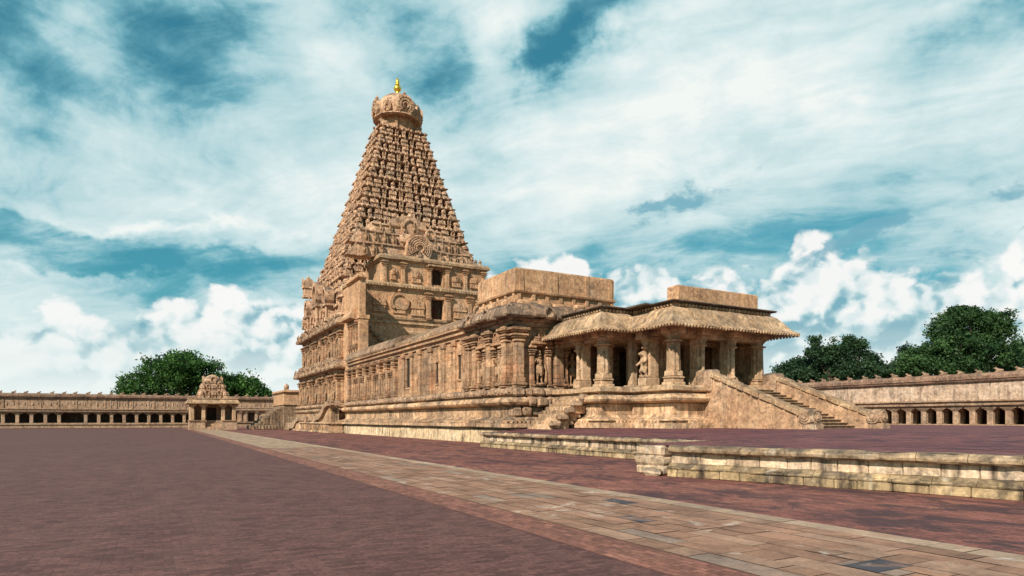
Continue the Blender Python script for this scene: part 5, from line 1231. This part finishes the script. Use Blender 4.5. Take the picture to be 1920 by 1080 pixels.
# ================================================================== TREES
def tree(name, label, base, crown, trunk_h, mat, n, leaf, seed, group=None, branch=()):
    """crown = list of (dx, dy, z, rx, rz) clumps; leaves are small bent quads gathered into sprays"""
    rg = np.random.RandomState(seed); t = thing(name, base, label, 'tree', group)
    bx, by, bz = base
    m = MB(); top = max(c[2] for c in crown)
    rt = .035*top+.12
    m.add(lathe([(rt*1.5, 0), (rt, .6), (rt*.85, trunk_h), (rt*.6, trunk_h*1.4)], 10), base)
    for dx, dy, zq, rx, rz in crown:
        p0 = Vector((bx, by, trunk_h*.9)); p1 = Vector((bx+dx, by+dy, zq)); d = p1-p0; L = d.length; q = d.to_track_quat('Z', 'Y').to_matrix()
        v, f = lathe([(rt*.5, 0), (rt*.38, L*.5), (rt*.12, L)], 6); m.add(([tuple(q @ Vector(a)+p0) for a in v], f))
    m.build('trunk', M['bark'], t, .05)
    vol = np.array([c[3]**2*c[4] for c in crown]); pr = vol**.52; pr /= pr.sum(); V_ = []; col = []
    for c, k in zip(crown, rg.multinomial(n, pr)):
        ns = max(6, k//14)
        u = rg.normal(size=(ns, 3)); u /= np.linalg.norm(u, axis=1)[:, None]; r = rg.uniform(.30, 1.06, ns)**.55*np.where(rg.rand(ns) < .10, rg.uniform(1.05, 1.35, ns), 1.)
        lump = np.array([1+.30*mnoise.noise(Vector(q)*2.3+Vector((seed, c[0], 0))) for q in u])
        cen = u*(r*lump)[:, None]*np.array([c[3], c[3], c[4]])+np.array([bx+c[0], by+c[1], c[2]])
        # a clear hole or two in each clump
        keep = np.array([mnoise.noise(Vector(q)*.50+Vector((0, 0, seed*3.1))) > -.14 for q in cen]); cen = cen[keep]
        tone = np.clip(.5+.85*np.array([mnoise.noise(Vector(q)*.38+Vector((9, seed, 0))) for q in cen])+rg.uniform(-.18, .18, len(cen)), 0, 1)
        per = int(k/max(1, len(cen)))+1
        for cc, tn in zip(cen, tone):
            sp = leaf*1.5
            for _ in range(per):
                p = cc+rg.normal(size=3)*sp*1.15*np.array([1, 1, .7]); a = rg.normal(size=3); a /= np.linalg.norm(a); b = np.cross(a, rg.normal(size=3)); b /= np.linalg.norm(b); nn = np.cross(a, b)
                s = leaf*rg.uniform(.55, 1.25); V_ += [p-a*s, p+b*s*.5+nn*s*.12, p+a*s, p-b*s*.5+nn*s*.12]; col.append(min(1, max(0, tn+rg.uniform(-.15, .15))))
    V_ = np.array(V_); N = len(V_)//4
    me = bpy.data.meshes.new('crown'); me.vertices.add(N*4); me.vertices.foreach_set('co', (V_-np.array(base)).ravel()); me.loops.add(N*4); me.loops.foreach_set('vertex_index', np.arange(N*4)); me.polygons.add(N); me.polygons.foreach_set('loop_start', np.arange(N)*4); me.polygons.foreach_set('loop_total', np.full(N, 4)); me.update(calc_edges=True); me.validate()
    at = me.attributes.new('leaf', 'FLOAT', 'FACE'); at.data.foreach_set('value', np.array(col, dtype=np.float32)); me.materials.append(M[mat])
    o = bpy.data.objects.new('crown', me); C.objects.link(o); o.parent = t
    return t
def at_px(px, depth):
    a = (px-960)/1212; return ((.4843+.8749*a)*depth, (.8749-.4843*a)*depth)
def crown_px(base, depth, cl):
    """clumps given as (px, py, rx_px, ry_px, depth offset) measured on the far side of the court"""
    out = []
    for px, py, rx, ry, dd in cl:
        x, y = at_px(px, depth+dd); k = (depth+dd)/1212; out.append((x-base[0], y-base[1], 1.7+(787-py)*k, rx*k, ry*k))
    return out
def plant(name, label, px, depth, cl, trunk_h, mat, n, leaf, seed, z=0., group=None):
    b = (*at_px(px, depth), z); return tree(name, label, b, crown_px(b, depth, cl), trunk_h, mat, n, leaf, seed, group or 'trees behind the cloisters')
plant('broad_tree', 'tall broad leafy tree rising behind the left cloister roof', 335, 180, [(265, 725, 34, 24, 0), (300, 698, 38, 26, 2), (340, 690, 44, 28, -2), (378, 700, 40, 26, 1), (405, 722, 34, 24, 0), (330, 725, 60, 26, 4), (350, 676, 26, 14, 0), (240, 735, 14, 10, 0)], 6, 'leaf', 26000, .42, 3)
plant('broad_tree', 'lower spreading tree behind cloister roof between gate shrine and tower', 450, 184, [(430, 722, 26, 18, 0), (455, 722, 26, 20, 0), (478, 734, 24, 14, 0), (440, 745, 40, 14, 3), (497, 742, 12, 8, 0)], 6, 'leaf', 12000, .42, 4)
plant('dark_tree', 'dense dark dome-shaped tree behind the porch stairs', 1500, 125, [(1490, 698, 34, 22, 0), (1520, 690, 30, 22, 2), (1465, 712, 18, 12, 0), (1540, 705, 30, 24, 0)], 4, 'leaf_deep', 15000, .28, 5)
plant('upright_tree', 'tree with ragged upright branches behind right cloister roof', 1590, 122, [(1540, 668, 13, 16, 0), (1527, 646, 6, 12, 0), (1523, 660, 8, 8, 0), (1562, 656, 14, 20, 0), (1592, 646, 8, 18, 0), (1588, 660, 10, 14, 0), (1612, 656, 9, 18, 0), (1636, 672, 8, 14, 0), (1580, 692, 46, 22, 2), (1625, 702, 36, 16, 0), (1655, 694, 6, 12, 0), (1648, 684, 6, 6, 0)], 4, 'leaf_deep', 26000, .27, 6)
plant('small_tree', 'small sparse tree between upright tree and tall round tree', 1705, 120, [(1697, 664, 9, 14, 0), (1722, 664, 8, 12, 0), (1700, 688, 24, 18, 0), (1680, 700, 18, 12, 0), (1725, 690, 20, 18, 0)], 4, 'leaf_deep', 9000, .26, 7)
plant('tall_tree', 'tallest round green tree over the right cloister roof', 1815, 112, [(1775, 622, 28, 26, 0), (1792, 598, 22, 16, 0), (1825, 612, 34, 28, 2), (1850, 600, 22, 16, 0), (1870, 630, 28, 28, 0), (1800, 652, 52, 28, 0), (1760, 660, 26, 24, 0), (1850, 665, 50, 26, 2), (1790, 686, 50, 18, 0), (1720, 680, 30, 26, 1), (1745, 690, 40, 20, 0), (1820, 585, 12, 7, 0), (1795, 584, 10, 7, 0), (1885, 610, 14, 10, 0), (1875, 592, 8, 5, 0), (1893, 588, 6, 3, 0)], 4, 'leaf_mid', 42000, .27, 8)
plant('hazy_tree', 'bluish green tree cut off at the right edge', 1925, 118, [(1905, 668, 26, 24, 0), (1940, 660, 34, 30, 0), (1890, 692, 30, 14, 0), (1960, 690, 40, 20, 0)], 4, 'leaf_deep', 10000, .29, 9)
